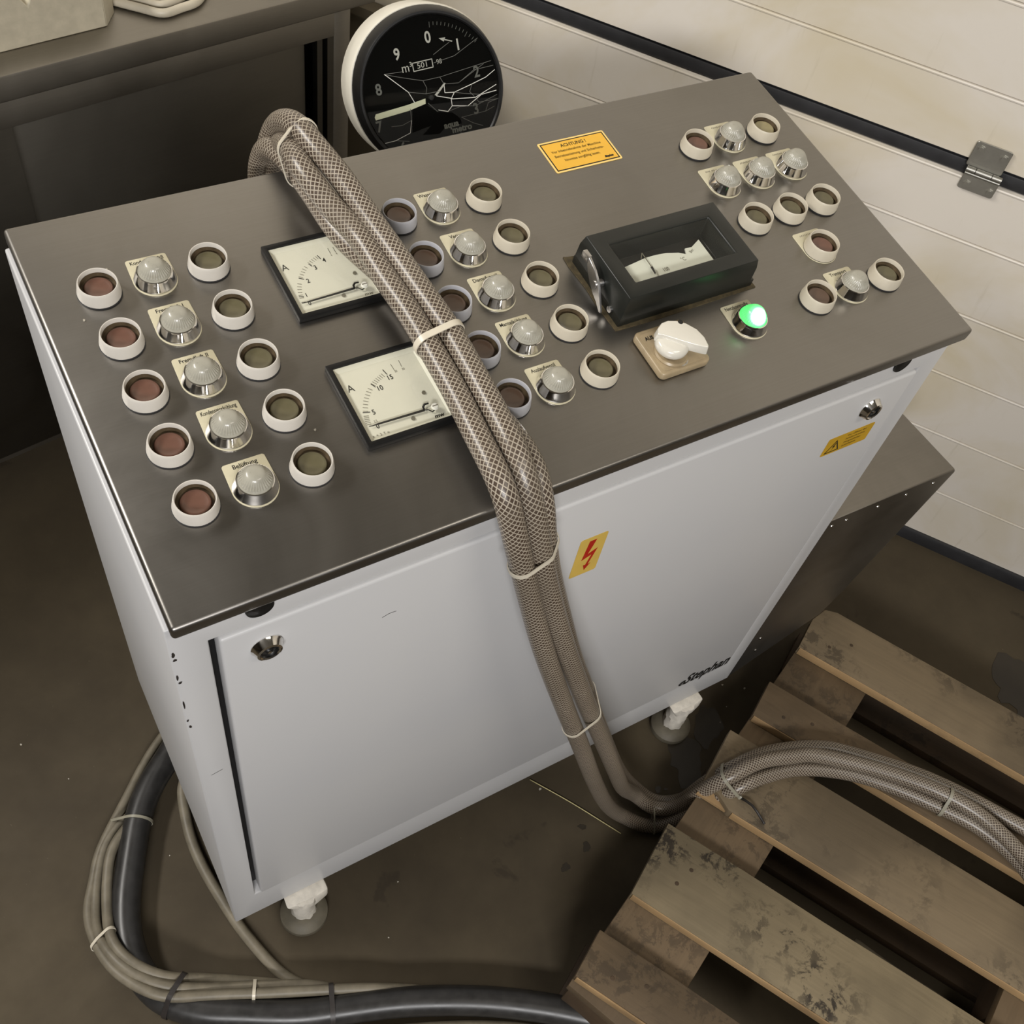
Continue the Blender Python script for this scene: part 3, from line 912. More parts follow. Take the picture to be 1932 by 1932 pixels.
# white scale behind the glass: drum-shaped upper edge
MB().prism([(0.0284, 0.0245), (0.1290, 0.0245), (0.1293, 0.0574), (0.1156, 0.0506), (0.1070, 0.0511), (0.1040, 0.0436), (0.0969, 0.0482), (0.0832, 0.0522), (0.0703, 0.0535), (0.0572, 0.0535), (0.0427, 0.0514), (0.0288, 0.0495)], 0.0282, 0.0298).build('scale_card', 'dial_white', rec)
text(rec, '100', 0.0070, 0.0701, 0.0325, 0.0300, 'ink_grey', 0.75, bold=0.0001)
text(rec, '°C', 0.0065, 0.0965, 0.0388, 0.0300, 'ink_grey', 0.9)
text(rec, 'Ber.', 0.0050, 0.1125, 0.0462, 0.0300, 'ink_grey', 0.9, rotz=0.5)
nd = MB().strip([(0.0552, 0.0587), (0.0546, 0.0380)], 0.0011, 0.0325).strip([(0.0552, 0.0587), (0.0500, 0.0520)], 0.0008, 0.0325).build('recorder_pointer', 'ink_grey', rec)
MB().prism([(0.0534, 0.0385), (0.0558, 0.0385), (0.0540, 0.0300), (0.0528, 0.0285)], 0.0322, 0.0332).build('pointer_tip', 'ink', nd)
face_out(MB().quad((0.0205, 0.0205, 0.0400), (0.148, 0.0205, 0.0400), (0.148, 0.073, 0.0400), (0.0205, 0.073, 0.0400)).build('glass', 'smoky_glass', rec))
# latch on the left flank: bent lever in the (v, h) plane
lp = [(0.0740, 0.0330), (0.0655, 0.0350), (0.0600, 0.0270), (0.0520, 0.0185), (0.0420, 0.0120), (0.0330, 0.0080), (0.0250, 0.0020), (0.0222, 0.0035), (0.0290, 0.0140), (0.0330, 0.0200), (0.0390, 0.0290), (0.0500, 0.0370), (0.0640, 0.0420), (0.0750, 0.0385)]
me = MB().prism(lp, -0.0014, 0.0014).mesh('latch', 0.0005, 1)
for v in me.vertices:
    a_, b_, c_ = v.co; v.co = (c_ - 0.0085, a_, b_)
lt = obj('latch', me, 'latch_metal', rec)
MB().cyl((-0.0005, 0.044, 0.0235), (-0.011, 0.044, 0.0235), 0.0042, 18).build('latch_pivot', 'latch_metal', lt, smooth=True)
MB().box(-0.0115, -0.0060, 0.0640, 0.0745, 0.0345, 0.0425).build('latch_thumb', 'latch_metal', lt, bevel=0.001)
MB().cyl((0.001, 0.020, 0.009), (-0.0025, 0.020, 0.009), 0.0035, 14).build('hinge_screw', 'latch_metal', rec)

# rotary main switch
sw = MB().prism(rrect(0.0, 0.0615, 0.0, 0.0575, 0.006), 0.0, 0.0095).build('rotary_switch', 'switch_tan', desk, bevel=0.0022, bseg=3, loc=pp(0.5195, 0.0670, 0.0004), rot=PROT)
sw['label'] = 'tan square rotary switch with glossy white knob'
MB().prism(rrect(0.004, 0.0575, 0.004, 0.0535, 0.004), 0.0093, 0.0100).build('switch_face', 'switch_tan', sw, bevel=0.0004)
text(sw, 'AUS', 0.0060, 0.0120, 0.0455, 0.0104, 'ink', 0.9, bold=0.0002)
MB().lathe([(0, 0.0098), (0.0175, 0.0098), (0.0180, 0.0115), (0.0165, 0.0135), (0, 0.0135)], 40, 0.0235, 0.0215).build('switch_collar', 'switch_tan', sw, smooth=True)
kn = MB().lathe([(0.0, 0.0300), (0.0120, 0.0298), (0.0160, 0.0282), (0.0178, 0.0250), (0.0176, 0.0200), (0.0150, 0.0165), (0.010, 0.0140), (0.0, 0.0135)], 44, 0.0215, 0.0240).build('knob', 'knob_white', sw, smooth=True, angle=60)
gp = [(0.0040, 0.0330), (0.0085, 0.0400), (0.0160, 0.0445), (0.0245, 0.0450), (0.0330, 0.0420), (0.0420, 0.0350), (0.0490, 0.0240), (0.0510, 0.0120), (0.0490, 0.0010), (0.0470, -0.0010), (0.0420, 0.0020), (0.0330, 0.0090), (0.0260, 0.0150), (0.0170, 0.0230), (0.0090, 0.0300)]
gt = [(x + (0.0275 - x) * 0.06, y + (0.024 - y) * 0.06) for x, y in gp]
MB().prism(gp, 0.0235, 0.0350, gt).build('knob_grip', 'knob_white', kn, bevel=0.0030, bseg=3)
MB().lathe([(0, 0.0352), (0.0026, 0.0352), (0.0028, 0.0349)], 18, 0.0360, 0.0375).build('knob_hole', 'ink', kn)
scr = MB().strip([(0.0235, 0.0055), (0.0270, 0.0035), (0.0320, 0.0045), (0.0355, 0.0080)], 0.0016, 0.0104).build('scuff', 'chip', sw)

# caution sticker on the panel
cs = MB().prism(rrect(0.0, 0.0890, 0.0, 0.0480, 0.002), 0.0, 0.0004).build('caution_sticker', 'sticker_pale', desk, loc=pp(0.5660, 0.3565, 0.0001), rot=PROT)
cs['label'] = 'orange ACHTUNG caution sticker with black border'
MB().box(0.0022, 0.0868, 0.0022, 0.0458, 0.0003, 0.0005).build('sticker_border', 'ink', cs)
MB().box(0.0037, 0.0853, 0.0037, 0.0443, 0.0004, 0.0006).build('sticker_field', 'sticker_orange', cs)
text(cs, 'ACHTUNG !', 0.0068, 0.0430, 0.0378, 0.0008, 'ink', 0.92, bold=0.0001)
for k, (s_, sz) in enumerate((('Vor Inbetriebnahme der Maschine', 0.0052), ('Betriebsanleitung und Sicherheits-', 0.0052), ('hinweise sorgfältig lesen.', 0.0052))):
    text(cs, s_, sz, 0.0430, 0.0305 - k * 0.0073, 0.0008, 'ink_brown', 0.92, bold=0.00005)
text(cs, 'Stephan', 0.0040, 0.0745, 0.0080, 0.0008, 'ink', 0.9, 0.3, bold=0.0003)
# crumbs on the panel
for u, v in ((0.038, 0.318), (0.182, 0.135), (0.148, 0.158), (0.075, 0.37), (0.3, 0.41)):
    MB().prism(blob(0, 0, 0.0011, 8), 0.0, 0.0008).build('paint_crumb', 'chip', desk, loc=pp(u, v, 0.0), rot=PROT)

# ---------------------------------------------------------------- steel housing on the right flank of the desk
hx = 0.9105
hp = [(hx, 0.572), (1.180, 0.560), (1.186, 0.553), (1.112, 0.250), (1.090, 0.190), (1.078, 0.182), (hx, 0.085)]
me = MB().prism([(x, z) for x, z in hp], 0.0, 0.30).mesh('steel_housing', 0.003, 2)
for v in me.vertices:
    x, z, y = v.co; v.co = (x, y + 0.004, z)
me.flip_normals()
hz = obj('steel_housing', me, 'housing_steel')
tag(hz, 'tapered dull steel housing fixed against the right flank of the white desk', 'housing')
for x in (0.926, 0.955, 1.020, 1.080, 1.140):
    obj('rivet', front(MB().lathe([(0, 0.0016), (0.002, 0.0013), (0.0028, 0.0)], 14).mesh('rivet', smooth=True)), 'chrome', hz, (x, 0.004, 0.556 - (x - 0.91) * 0.043))
for x, z in ((0.938, 0.215), (0.948, 0.165)):
    obj('rivet', front(MB().lathe([(0, 0.0016), (0.0022, 0.0013), (0.003, 0.0)], 14).mesh('rivet', smooth=True)), 'chrome', hz, (x, 0.004, z))

# ---------------------------------------------------------------- braided hoses
HA = [(0.283, 0.505, 0.62), (0.288, 0.488, 0.80), (0.2885, 0.474, 0.93), (0.2885, 0.470, 0.9903), (0.2864, 0.448, 1.033), (0.2805, 0.408, 1.0584),
      (0.2752, 0.3677, 1.0651), (0.2861, 0.3257, 1.0495), (0.2998, 0.2869, 1.0373), (0.3018, 0.2359, 1.0298), (0.3057, 0.1875, 1.0236), (0.3055, 0.136, 1.018), (0.3045, 0.0893, 1.013), (0.3009, 0.0392, 1.0076), (0.2991, 0.0035, 1.0028), (0.2996, -0.018, 0.9904), (0.3122, -0.036, 0.9278), (0.336, -0.046, 0.8367), (0.3639, -0.06, 0.7334), (0.4138, -0.076, 0.5791), (0.4564, -0.086, 0.4562), (0.5157, -0.1, 0.2808), (0.572, -0.105, 0.135), (0.6191, -0.114, 0.048), (0.6658, -0.1444, 0.0145), (0.7092, -0.1614, 0.044), (0.7396, -0.1741, 0.11), (0.7775, -0.1826, 0.1560), (0.8245, -0.1879, 0.1575), (0.8873, -0.2049, 0.1575), (0.9571, -0.2486, 0.1575), (1.0145, -0.3055, 0.1575), (1.0639, -0.3702, 0.1575), (1.097, -0.4224, 0.1575), (1.1151, -0.4866, 0.1575), (1.1131, -0.5509, 0.1575), (1.105, -0.63, 0.1575)]
HB = [(0.281, 0.535, 0.62), (0.283, 0.515, 0.80), (0.284, 0.498, 0.93), (0.2864, 0.490, 0.9958), (0.2905, 0.466, 1.0447), (0.2913, 0.42, 1.0754),
      (0.2968, 0.3818, 1.0736), (0.3078, 0.3445, 1.0605), (0.3164, 0.2975, 1.0454), (0.3227, 0.2522, 1.0356), (0.3271, 0.2031, 1.0283), (0.3301, 0.1547, 1.0231), (0.3292, 0.1111, 1.0184), (0.3272, 0.0608, 1.013), (0.3246, 0.0125, 1.0058), (0.3271, -0.018, 0.9756), (0.3393, -0.036, 0.9112), (0.356, -0.046, 0.8421), (0.3931, -0.06, 0.72), (0.4529, -0.076, 0.5493), (0.4987, -0.086, 0.4275), (0.5487, -0.1, 0.2905), (0.602, -0.098, 0.155), (0.6499, -0.0991, 0.070), (0.6797, -0.1282, 0.042), (0.7145, -0.1467, 0.058), (0.7322, -0.156, 0.130), (0.7633, -0.1645, 0.172), (0.8222, -0.168, 0.1775), (0.8777, -0.1863, 0.1775), (0.909, -0.1986, 0.1775), (0.9717, -0.2489, 0.1775), (1.0293, -0.3047, 0.1775), (1.0678, -0.352, 0.1775), (1.0981, -0.4066, 0.1775), (1.1128, -0.4748, 0.1775), (1.1104, -0.5379, 0.1775), (1.10, -0.62, 0.1775)]
HC = [(0.272, 0.52, 0.62), (0.274, 0.505, 0.80), (0.275, 0.492, 0.93), (0.276, 0.486, 0.985), (0.278, 0.462, 1.022), (0.282, 0.42, 1.036), (0.2880, 0.37, 1.0290), (0.2930, 0.31, 1.0205), (0.3160, 0.24, 1.0105), (0.3200, 0.19, 1.0040), (0.3205, 0.13, 0.9970), (0.3260, 0.095, 0.9930), (0.3400, 0.0580, 0.9895), (0.3440, 0.0228, 0.9855), (0.3430, 0.000, 0.9800), (0.3420, -0.019, 0.9600), (0.3470, -0.0275, 0.9200), (0.3554, -0.0275, 0.888), (0.3704, -0.0270, 0.8358), (0.4004, -0.032, 0.7397), (0.4346, -0.04, 0.6324), (0.4723, -0.048, 0.5281), (0.5069, -0.056, 0.4297), (0.5488, -0.064, 0.3145), (0.6081, -0.0720, 0.1623), (0.6580, -0.0800, 0.060), (0.6960, -0.1120, 0.0170), (0.7338, -0.1345, 0.030), (0.7518, -0.1426, 0.100), (0.7793, -0.1513, 0.153), (0.8411, -0.1553, 0.1572), (0.8995, -0.1716, 0.1572), (0.9521, -0.1963, 0.1572), (0.9959, -0.2346, 0.1572), (1.054, -0.2922, 0.1572), (1.0931, -0.3404, 0.1572), (1.1228, -0.3846, 0.1572), (1.1512, -0.4318, 0.1572), (1.1779, -0.4797, 0.1572), (1.20, -0.55, 0.1572)]
HR = 0.0122
hoses = []
for nm, pts, lab in (('braided_hose', HA, 'braided clear hose lying over the ammeters, lowest of the bundle on the desk front'),
                     ('braided_hose', HB, 'braided clear hose running beside the dark brown buttons, upper of the bundle'),
                     ('braided_hose', HC, 'dull braided hose tucked underneath the two upper hoses of the bundle')):
    o, P, T = tube(nm, pts, HR, 'braided_pvc', None, 20, 0.006, 4)
    tag(o, lab, 'hose'); hoses.append((P, T))


def hull(pts):
    pts = sorted(set((round(x, 6), round(y, 6)) for x, y in pts))
    def half(ps):
        h = []
        for p in ps:
            while len(h) > 1 and (h[-1][0] - h[-2][0]) * (p[1] - h[-2][1]) - (h[-1][1] - h[-2][1]) * (p[0] - h[-2][0]) <= 0:
                h.pop()
            h.append(p)
        return h[:-1]
    return half(pts) + half(pts[::-1])


def tie(centre, lines, r, m, lab, wd=0.0046, th=0.0013, head=None, tail=None, group=None, tilt=0.0):
    """band drawn tight round the tubes that pass the plane through centre"""
    c = Vector(centre)
    P, T = lines[0][:2]
    i = min(range(len(P)), key=lambda k: (P[k] - c).length); t = T[i].copy()
    u = t.cross(Vector((0, 0, 1)))
    u = u.normalized() if u.length > 0.2 else t.orthogonal().normalized()
    v = t.cross(u)
    pts = []
    for ln in lines:
        P2 = ln[0]; rr = ln[2] if len(ln) > 2 else r
        q = min(P2, key=lambda p: (p - P[i]).length)
        d = q - P[i]; x, y = d.dot(u), d.dot(v)
        for k in range(28):
            a = 2 * math.pi * k / 28
            pts.append((x + (rr + 0.0006) * math.cos(a), y + (rr + 0.0006) * math.sin(a)))
    h = hull(pts); n = len(h)
    cx, cy = sum(p[0] for p in h) / n, sum(p[1] for p in h) / n
    vs, fs = [], []
    for x, y in h:
        d = Vector((x - cx, y - cy)); e = d.normalized() * th
        for off, s_ in (((x, y), -1), ((x, y), 1), ((x + e.x, y + e.y), 1), ((x + e.x, y + e.y), -1)):
            vs.append(P[i] + u * off[0] + v * off[1] + t * (s_ * wd / 2 + tilt * off[0]))
    for k in range(n):
        for j in range(4):
            fs.append((k * 4 + j, k * 4 + (j + 1) % 4, ((k + 1) % n) * 4 + (j + 1) % 4, ((k + 1) % n) * 4 + j))
    o = MB().add(vs, fs).build('cable_tie', m, None, smooth=True, angle=35)
    tag(o, lab, 'cable tie', group)
    if head is not None:
        a = R(head); k = max(range(n), key=lambda k: (h[k][0] - cx) * math.cos(a) + (h[k][1] - cy) * math.sin(a))
        p = P[i] + u * h[k][0] + v * h[k][1]; od = (u * (h[k][0] - cx) + v * (h[k][1] - cy)).normalized(); sd = t.cross(od)
        hb = MB(); hv = []
        for zz in (0.0002, 0.0048):
            for yy in (-0.0036, 0.0036):
                for xx in (-0.0034, 0.0034):
                    hv.append(p + t * xx + sd * yy + od * zz)
        hb.add(hv, [(0, 2, 3, 1), (4, 5, 7, 6), (0, 1, 5, 4), (2, 6, 7, 3), (0, 4, 6, 2), (1, 3, 7, 5)]).build('tie_head', m, o, bevel=0.0008)
        if tail:
            tb, _, _ = tube('tie_tail', [p + od * 0.003] + [Vector(q) for q in tail], 0.0022, 'tie_dark', o, 8, 0.01)
    return o


hA, hB, hC = hoses
tie((0.2805, 0.400, 1.060), [hA, hB, hC], HR, 'tie_cream', 'cream cable tie round the hoses where they arch over the back edge', 0.0052)
tie((0.3055, 0.150, 1.019), [hA, hB, hC], HR, 'tie_cream', 'cream cable tie round the hoses just above the 15 A ammeter', 0.0066, tilt=0.10)
tie((0.318, -0.040, 0.900), [hA, hB, hC], HR, 'tie_cream', 'cream cable tie round the hoses just below the steel lip', 0.0052)
tie((0.437, -0.081, 0.513), [hA, hB, hC], HR, 'tie_cream', 'cream cable tie with block head low on the white desk door', 0.0050, head=180)
tie((0.670, -0.145, 0.0145), [hA, hB], HR, 'tie_grey', 'thin grey cable tie round the hoses at their bend on the floor', 0.0026)
tie((0.765, -0.182, 0.150), [hA, hB, hC], HR, 'tie_grey', 'grey cable tie with dark tail where the hoses climb onto the pallet', 0.0050, head=20, tail=[(0.775, -0.218, 0.156), (0.778, -0.240, 0.150), (0.778, -0.250, 0.149)])
tie((1.060, -0.368, 0.159), [hA, hB], HR, 'tie_grey', 'grey cable tie round the hoses lying across the pallet boards', 0.0052, head=90)

# ---------------------------------------------------------------- water meter behind the desk
gx, gn = Vector((0.98, -0.133, 0.147)), Vector((-0.184, -0.881, 0.436))
gn.normalize(); gx = (gx - gn * gx.dot(gn)).normalized(); gy = gn.cross(gx); gc = Vector((0.541, 0.595, 0.957))
wm = empty('water_meter', tuple(gc))
wm.matrix_world = Matrix(((gx.x, gy.x, gn.x, gc.x), (gx.y, gy.y, gn.y, gc.y), (gx.z, gy.z, gn.z, gc.z), (0, 0, 0, 1)))
tag(wm, 'large round black-faced water meter with cracked glass and white rim behind the desk', 'water meter')
MB().lathe([(0, -0.085), (0.06, -0.085), (0.094, -0.075), (0.0985, -0.066), (0.0990, -0.014), (0.0975, -0.010), (0.09, -0.010), (0.0, -0.012)], 72).build('case', 'gauge_white', wm, smooth=True, angle=35)
MB().lathe([(0.090, -0.011), (0.0962, -0.011), (0.0968, -0.006), (0.0930, 0.0120), (0.0915, 0.0145), (0.0890, 0.0145), (0.0872, 0.0125), (0.0868, 0.0050)], 72).build('bezel', 'black_plastic', wm, smooth=True, angle=35)
dl = MB().lathe([(0.0870, 0.0098), (0.0, 0.0098)], 64).build('dial', 'black_deep', wm)
zt = 0.0103


def gq(x, y):                             # dial print coordinates
    return (x * 0.9926 - 0.0025, y * 0.9926 + 0.0018)


for t_, x, y in (('0', 9.7, 59.4), ('1', 45.9, 43.7), ('2', 64.1, 8.1), ('3', 55.2, -34.9), ('7', -72.8, -28.7), ('8', -63.8, 13.6), ('9', -32.3, 48.2), ('4', 28, -66), ('6', -48, -60)):
    text(wm, t_, 0.0185, *gq(x / 1000, y / 1000), zt, 'gauge_print' if t_ in '019' else 'gauge_dim', 0.85, bold=0.0004)
text(wm, 'm³', 0.0150, *gq(-0.0230, 0.0312), zt, 'gauge_print', 0.9)
text(wm, 'aqua', 0.0105, *gq(0.0195, -0.0460), zt, 'gauge_dim', 1.0, bold=0.0004)
text(wm, 'metro', 0.0105, *gq(0.0325, -0.0535), zt, 'gauge_dim', 1.0, bold=0.0004)
fr = MB()
x0, x1, y0, y1 = -0.0155, 0.0098, 0.0255, 0.0350
for a_, b_ in (((x0, y0), (x1, y0)), ((x1, y0), (x1, y1)), ((x1, y1), (x0, y1)), ((x0, y1), (x0, y0))):
    fr.strip([gq(*a_), gq(*b_)], 0.0011, zt)
fr.build('counter_window', 'gauge_print', wm)
text(wm, '501', 0.0090, *gq(-0.0030, 0.0303), zt, 'gauge_print', 1.1)
text(wm, '98', 0.0080, *gq(0.0185, 0.0300), zt, 'gauge_print', 0.9)
ar = MB().strip([(0.0365, 0.0510), (0.0270, 0.0548)], 0.0012, zt)
ar.add([(0.0205, 0.0575, zt), (0.0262, 0.0525, zt), (0.0290, 0.0568, zt)], [(0, 1, 2)])
ar.build('arrow', 'gauge_print', wm)
tk = MB()
for k in range(100):
    a = R(90 - k * 3.6 - 6)
    r0 = 0.074 if k % 10 == 0 else 0.0765
    if -2 < k < 14:
        tk.strip([(0.004 + r0 * math.cos(a), -0.002 + r0 * math.sin(a)), (0.004 + 0.080 * math.cos(a), -0.002 + 0.080 * math.sin(a))], 0.0006, zt)
tk.build('tick_marks', 'gauge_dim', wm)
MB().prism([gq(*q) for q in ((-0.0755, -0.0195), (-0.0762, -0.0160), (-0.074, -0.0125), (-0.0320, -0.0105), (-0.0080, -0.0080), (-0.0090, -0.0140), (-0.0320, -0.0175))], 0.0112, 0.0120).build('needle', 'pale_green', wm)
MB().prism([gq(*q) for q in ((0.0045, -0.0065), (0.0070, -0.0080), (0.0215, 0.0040), (0.0195, 0.0050))], 0.0112, 0.0120).build('needle_tail', 'gauge_print', wm)
MB().lathe([(0, 0.0124), (0.003, 0.0122), (0.004, 0.0100)], 20, *gq(0.0, -0.0085)).build('needle_hub', 'black_plastic', wm, smooth=True)
# glass with a broken-out hole near the lower middle
hole = [(-27.1, -16.1), (-8.9, -15.1), (4.0, -26.8), (22.6, -31.6), (32.1, -40.7), (32.2, -47.2), (12.8, -45.4), (1.3, -53.2), (-7.4, -40.9), (-20.4, -49.6), (-33.2, -44.1), (-30, -30)]
hole = [gq(x / 1000, y / 1000) for x, y in hole]
hcx, hcy = 0.0, -0.035
ha = sorted(((math.atan2(y - hcy, x - hcx), x, y) for x, y in hole))
mb = MB(); vs = []; n = len(ha)
outer = []
for a, x, y in ha:
    d = Vector((math.cos(a), math.sin(a))); b_ = hcx * d.x + hcy * d.y; cc = hcx ** 2 + hcy ** 2 - 0.0866 ** 2
    tt = -b_ + math.sqrt(b_ * b_ - cc); outer.append((a, tt))
sub = []
for k in range(n):
    a0, x0, y0 = ha[k]; a1, x1, y1 = ha[(k + 1) % n]
    if a1 < a0: a1 += 2 * math.pi
    m_ = max(1, int((a1 - a0) / 0.15))
    for j in range(m_):
        f_ = j / m_; a = a0 + (a1 - a0) * f_
        d = Vector((math.cos(a), math.sin(a))); b_ = hcx * d.x + hcy * d.y; cc = hcx ** 2 + hcy ** 2 - 0.0866 ** 2
        tt = -b_ + math.sqrt(b_ * b_ - cc)
        sub.append(((x0 + (x1 - x0) * f_, y0 + (y1 - y0) * f_), (hcx + d.x * tt, hcy + d.y * tt)))
n = len(sub)
mb.add([(p[0], p[1], 0.0128) for p, q in sub] + [(q[0], q[1], 0.0128) for p, q in sub], [(k, (k + 1) % n, n + (k + 1) % n, n + k) for k in range(n)])
gl = face_out(mb.build('glass', 'clear_glass', wm))
cracks = [[[-53.2, 30.3], [-28.1, 4.1], [-22.8, -9.5]], [[-53.2, 30.3], [-30.7, 28.6]], [[-51.4, 29.3], [-29.7, 21.1], [-7.0, 13.2], [15.0, 12.9], [84, 18.0]], [[-28.1, 4.1], [-6.2, -2.5], [11.6, -3.2]], [[18.7, 4.0], [17.9, -6.4], [30.1, -8.4], [54.8, -3.7], [73.9, 0.4], [87, 6.5]], [[30.1, -8.4], [24.5, -15.4], [55.9, -20.3], [86, -11.0]], [[24.5, -15.4], [24.2, -23.6], [44.5, -28.1], [64.7, -18.5], [85, -17.8]], [[24.2, -23.6], [17.5, -29.1], [5.8, -24.6]], [[-5.8, -13.9], [4.1, -26.2]], [[12.3, 39.7], [21.4, 43.8], [34.8, 49.5]], [[10.4, 30.4], [38.3, 33.1], [71.4, 47.0]], [[-29.7, -15.6], [-31.3, -29.1], [-44.5, -32.5], [-57.9, -30.8]], [[-31.3, -29.1], [-35.9, -43.5], [-56.4, -48.4], [-70.5, -48.5]], [[44.5, -28.1], [54.0, -30.2], [85, -23.0]], [[18.9, -28.8], [33.4, -26.9], [44.5, -28.1]], [[21.3, 3.4], [37.6, 1.2], [74.0, 16.5]], [[33.7, -39.8], [66.6, -39.4], [79.1, -36.0]], [[25.9, -15.1], [6.5, -7.8]], [[-56.4, -48.4], [-39.4, -53.0]], [[55.9, -20.3], [60, -27], [86, -28]], [[30, -8.4], [44, -13], [64.7, -18.5]], [[37.6, 1.2], [60, 12], [86, 12]], [[-7, 13.2], [-4, 4], [-6.2, -2.5]], [[54.8, -3.7], [50, -12], [55.9, -20.3]], [[66.6, -39.4], [72, -30], [84, -28]], [[15, 12.9], [18.7, 4.0]], [[33.7, -39.8], [48, -50], [60, -56]]]
for k, c in enumerate(cracks):
    MB().strip([gq(x / 1000, y / 1000) for x, y in c], 0.0008 if k in (4, 5, 6, 7, 0, 17) else 0.00055, 0.0130).build('crack', 'crack_white' if k in (0, 4, 5, 6, 7, 12, 17) else 'gauge_dim', gl)
# pipe that carries the meter
bk = gc - gn * 0.06
pi = MB().cyl((bk.x, bk.y, 0.0), (bk.x, bk.y, bk.z - 0.02), 0.028, 24)
po = pi.build('pipe', 'housing_steel', None, smooth=True)
po.parent = wm; po.matrix_parent_inverse = wm.matrix_world.inverted()

# ---------------------------------------------------------------- steel work table with sliding doors
ta = Vector((0.091, 0.936, 0)); td = Vector((0.9855, 0.1699, 0)); tn = Vector((-0.1699, 0.9855, 0))
tb = empty('work_table', tuple(ta), (0, 0, math.atan2(td.y, td.x)))
tag(tb, 'long dark steel work table with sliding doors standing behind the desk', 'table')
S0, S1, T1 = -1.10, 0.600, 0.395
MB().box(S0, S1, 0.0, T1, 0.812, 0.850).build('worktop', 'table_steel', tb, bevel=0.003)
MB().box(S0 + 0.03, 0.531, 0.014, 0.03, 0.765, 0.8125).build('apron', 'table_steel', tb, bevel=0.001)
MB().box(S0 + 0.03, 0.562, T1 - 0.03, T1 - 0.02, 0.14, 0.812).build('back_panel', 'table_steel', tb)
MB().box(S0 + 0.03, 0.562, 0.02, T1 - 0.02, 0.13, 0.14).build('bottom_shelf', 'table_steel', tb)
MB().box(0.548, 0.562, 0.03, T1 - 0.02, 0.14, 0.812).build('side_panel', 'table_steel', tb)
MB().box(S0 + 0.03, S0 + 0.044, 0.03, T1 - 0.02, 0.14, 0.812).build('side_panel', 'table_steel', tb)
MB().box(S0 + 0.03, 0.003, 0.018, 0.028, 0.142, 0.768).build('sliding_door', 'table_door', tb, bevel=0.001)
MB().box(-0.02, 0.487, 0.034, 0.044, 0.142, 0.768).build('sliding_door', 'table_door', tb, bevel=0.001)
MB().box(0.502, 0.512, 0.020, 0.034, 0.142, 0.768).build('door_rail', 'table_door', tb)
MB().box(0.519, 0.531, 0.016, 0.034, 0.142, 0.768).build('door_rail', 'table_door', tb)
for s_, t_ in ((0.531, 0.016), (0.531, T1 - 0.055), (S0 + 0.03, 0.016), (S0 + 0.03, T1 - 0.055)):
    MB().box(s_, s_ + 0.032, t_, t_ + 0.035, 0.0, 0.812).build('leg', 'table_steel', tb, bevel=0.002)


def on_table(s, t, z):
    p = ta + td * s + tn * t; return (p.x, p.y, z)


# polystyrene tray on the table, with a V notch in its front wall
tr = empty('foam_tray', on_table(0.0, 0.05, 0.850), (0, 0, math.atan2(td.y, td.x)))
tag(tr, 'grey-white foam packing tray with notched wall lying on the steel table', 'tray')
fw = [(-0.42, 0.0), (0.1750, 0.0), (0.1750, 0.072), (0.118, 0.072), (0.107, 0.060), (0.096, 0.072), (0.082, 0.072), (0.073, 0.053), (0.060, 0.072), (-0.42, 0.072)]
me = MB().prism(fw, -0.0, 0.022).mesh('front_wall', 0.0015, 1)
for v in me.vertices:
    x, z, y = v.co; v.co = (x, y, z)
obj('front_wall', me, 'foam', tr)
MB().prism([(0.1750, 0.0), (0.2000, 0.028), (0.2000, 0.20), (0.178, 0.20), (0.178, 0.034), (0.160, 0.022)], 0.0, 0.072).build('side_wall', 'foam', tr, bevel=0.0015)
MB().box(-0.42, 0.178, 0.022, 0.20, 0.0, 0.020).build('tray_floor', 'foam', tr)
MB().box(-0.42, 0.2, 0.2, 0.222, 0.0, 0.072).build('back_wall', 'foam', tr)
cr = [(0.013, 0.074), (0.014, 0.062), (0.0165, 0.058), (0.0165, 0.048), (0.019, 0.042), (0.0185, 0.034), (0.021, 0.028), (0.021, 0.014)]
me = MB().strip(cr, 0.0022, 0).mesh('chipped_seam'); front(me)
obj('chipped_seam', me, 'chip', tr, (0, -0.0006, 0))
for pts, r, lab in (([(0.205, 0.098, 0.857), (0.235, 0.060, 0.857), (0.255, 0.037, 0.857), (0.285, 0.040, 0.857), (0.315, 0.046, 0.857), (0.36, 0.09, 0.857)], 0.0062, 'off-white cable curving on the table beside the foam tray'),
                    ([(0.21, 0.118, 0.856), (0.243, 0.084, 0.856), (0.262, 0.060, 0.856), (0.285, 0.061, 0.856), (0.312, 0.072, 0.856), (0.35, 0.11, 0.856)], 0.0055, 'second off-white cable looping behind the first on the table')):
    o, _, _ = tube('power_cable', [on_table(*p) for p in pts], r, 'cable_white', None, 12, 0.006, 2)
    tag(o, lab, 'cable')
bag = MB().lathe([(0, 0.0), (0.05, 0.0), (0.045, 0.012), (0.03, 0.020), (0.012, 0.026), (0, 0.027)], 20, rfun=lambda r, z, i: r * (1 + 0.15 * math.sin(i * 1.7 + z * 200)))
bo = bag.build('plastic_wrap', 'foam', None, smooth=True, loc=on_table(0.455, 0.075, 0.850))
tag(bo, 'crumpled pale plastic wrap lying near the edge of the steel table', 'wrap')

# sheet added as a stand-in for an unidentified dark area by the door
sp = empty('stand_in_sheet', tuple(hall(-1.38, -0.02)))
tag(sp, 'dark brown sheet standing in for an unidentified dark area against the sectional door', 'stand-in sheet')
me = hall_box(MB(), -1.58, -1.19, -0.024, -0.010, 0.0, 0.708).build('sheet', 'sheet_brown', None)
me.parent = sp; me.matrix_parent_inverse = Matrix.Translation(-hall(-1.38, -0.02))
me = hall_box(MB(), -1.58, -1.19, -0.040, -0.024, 0.690, 0.708).build('folded_edge', 'sheet_brown', None)
me.parent = sp; me.matrix_parent_inverse = Matrix.Translation(-hall(-1.38, -0.02))

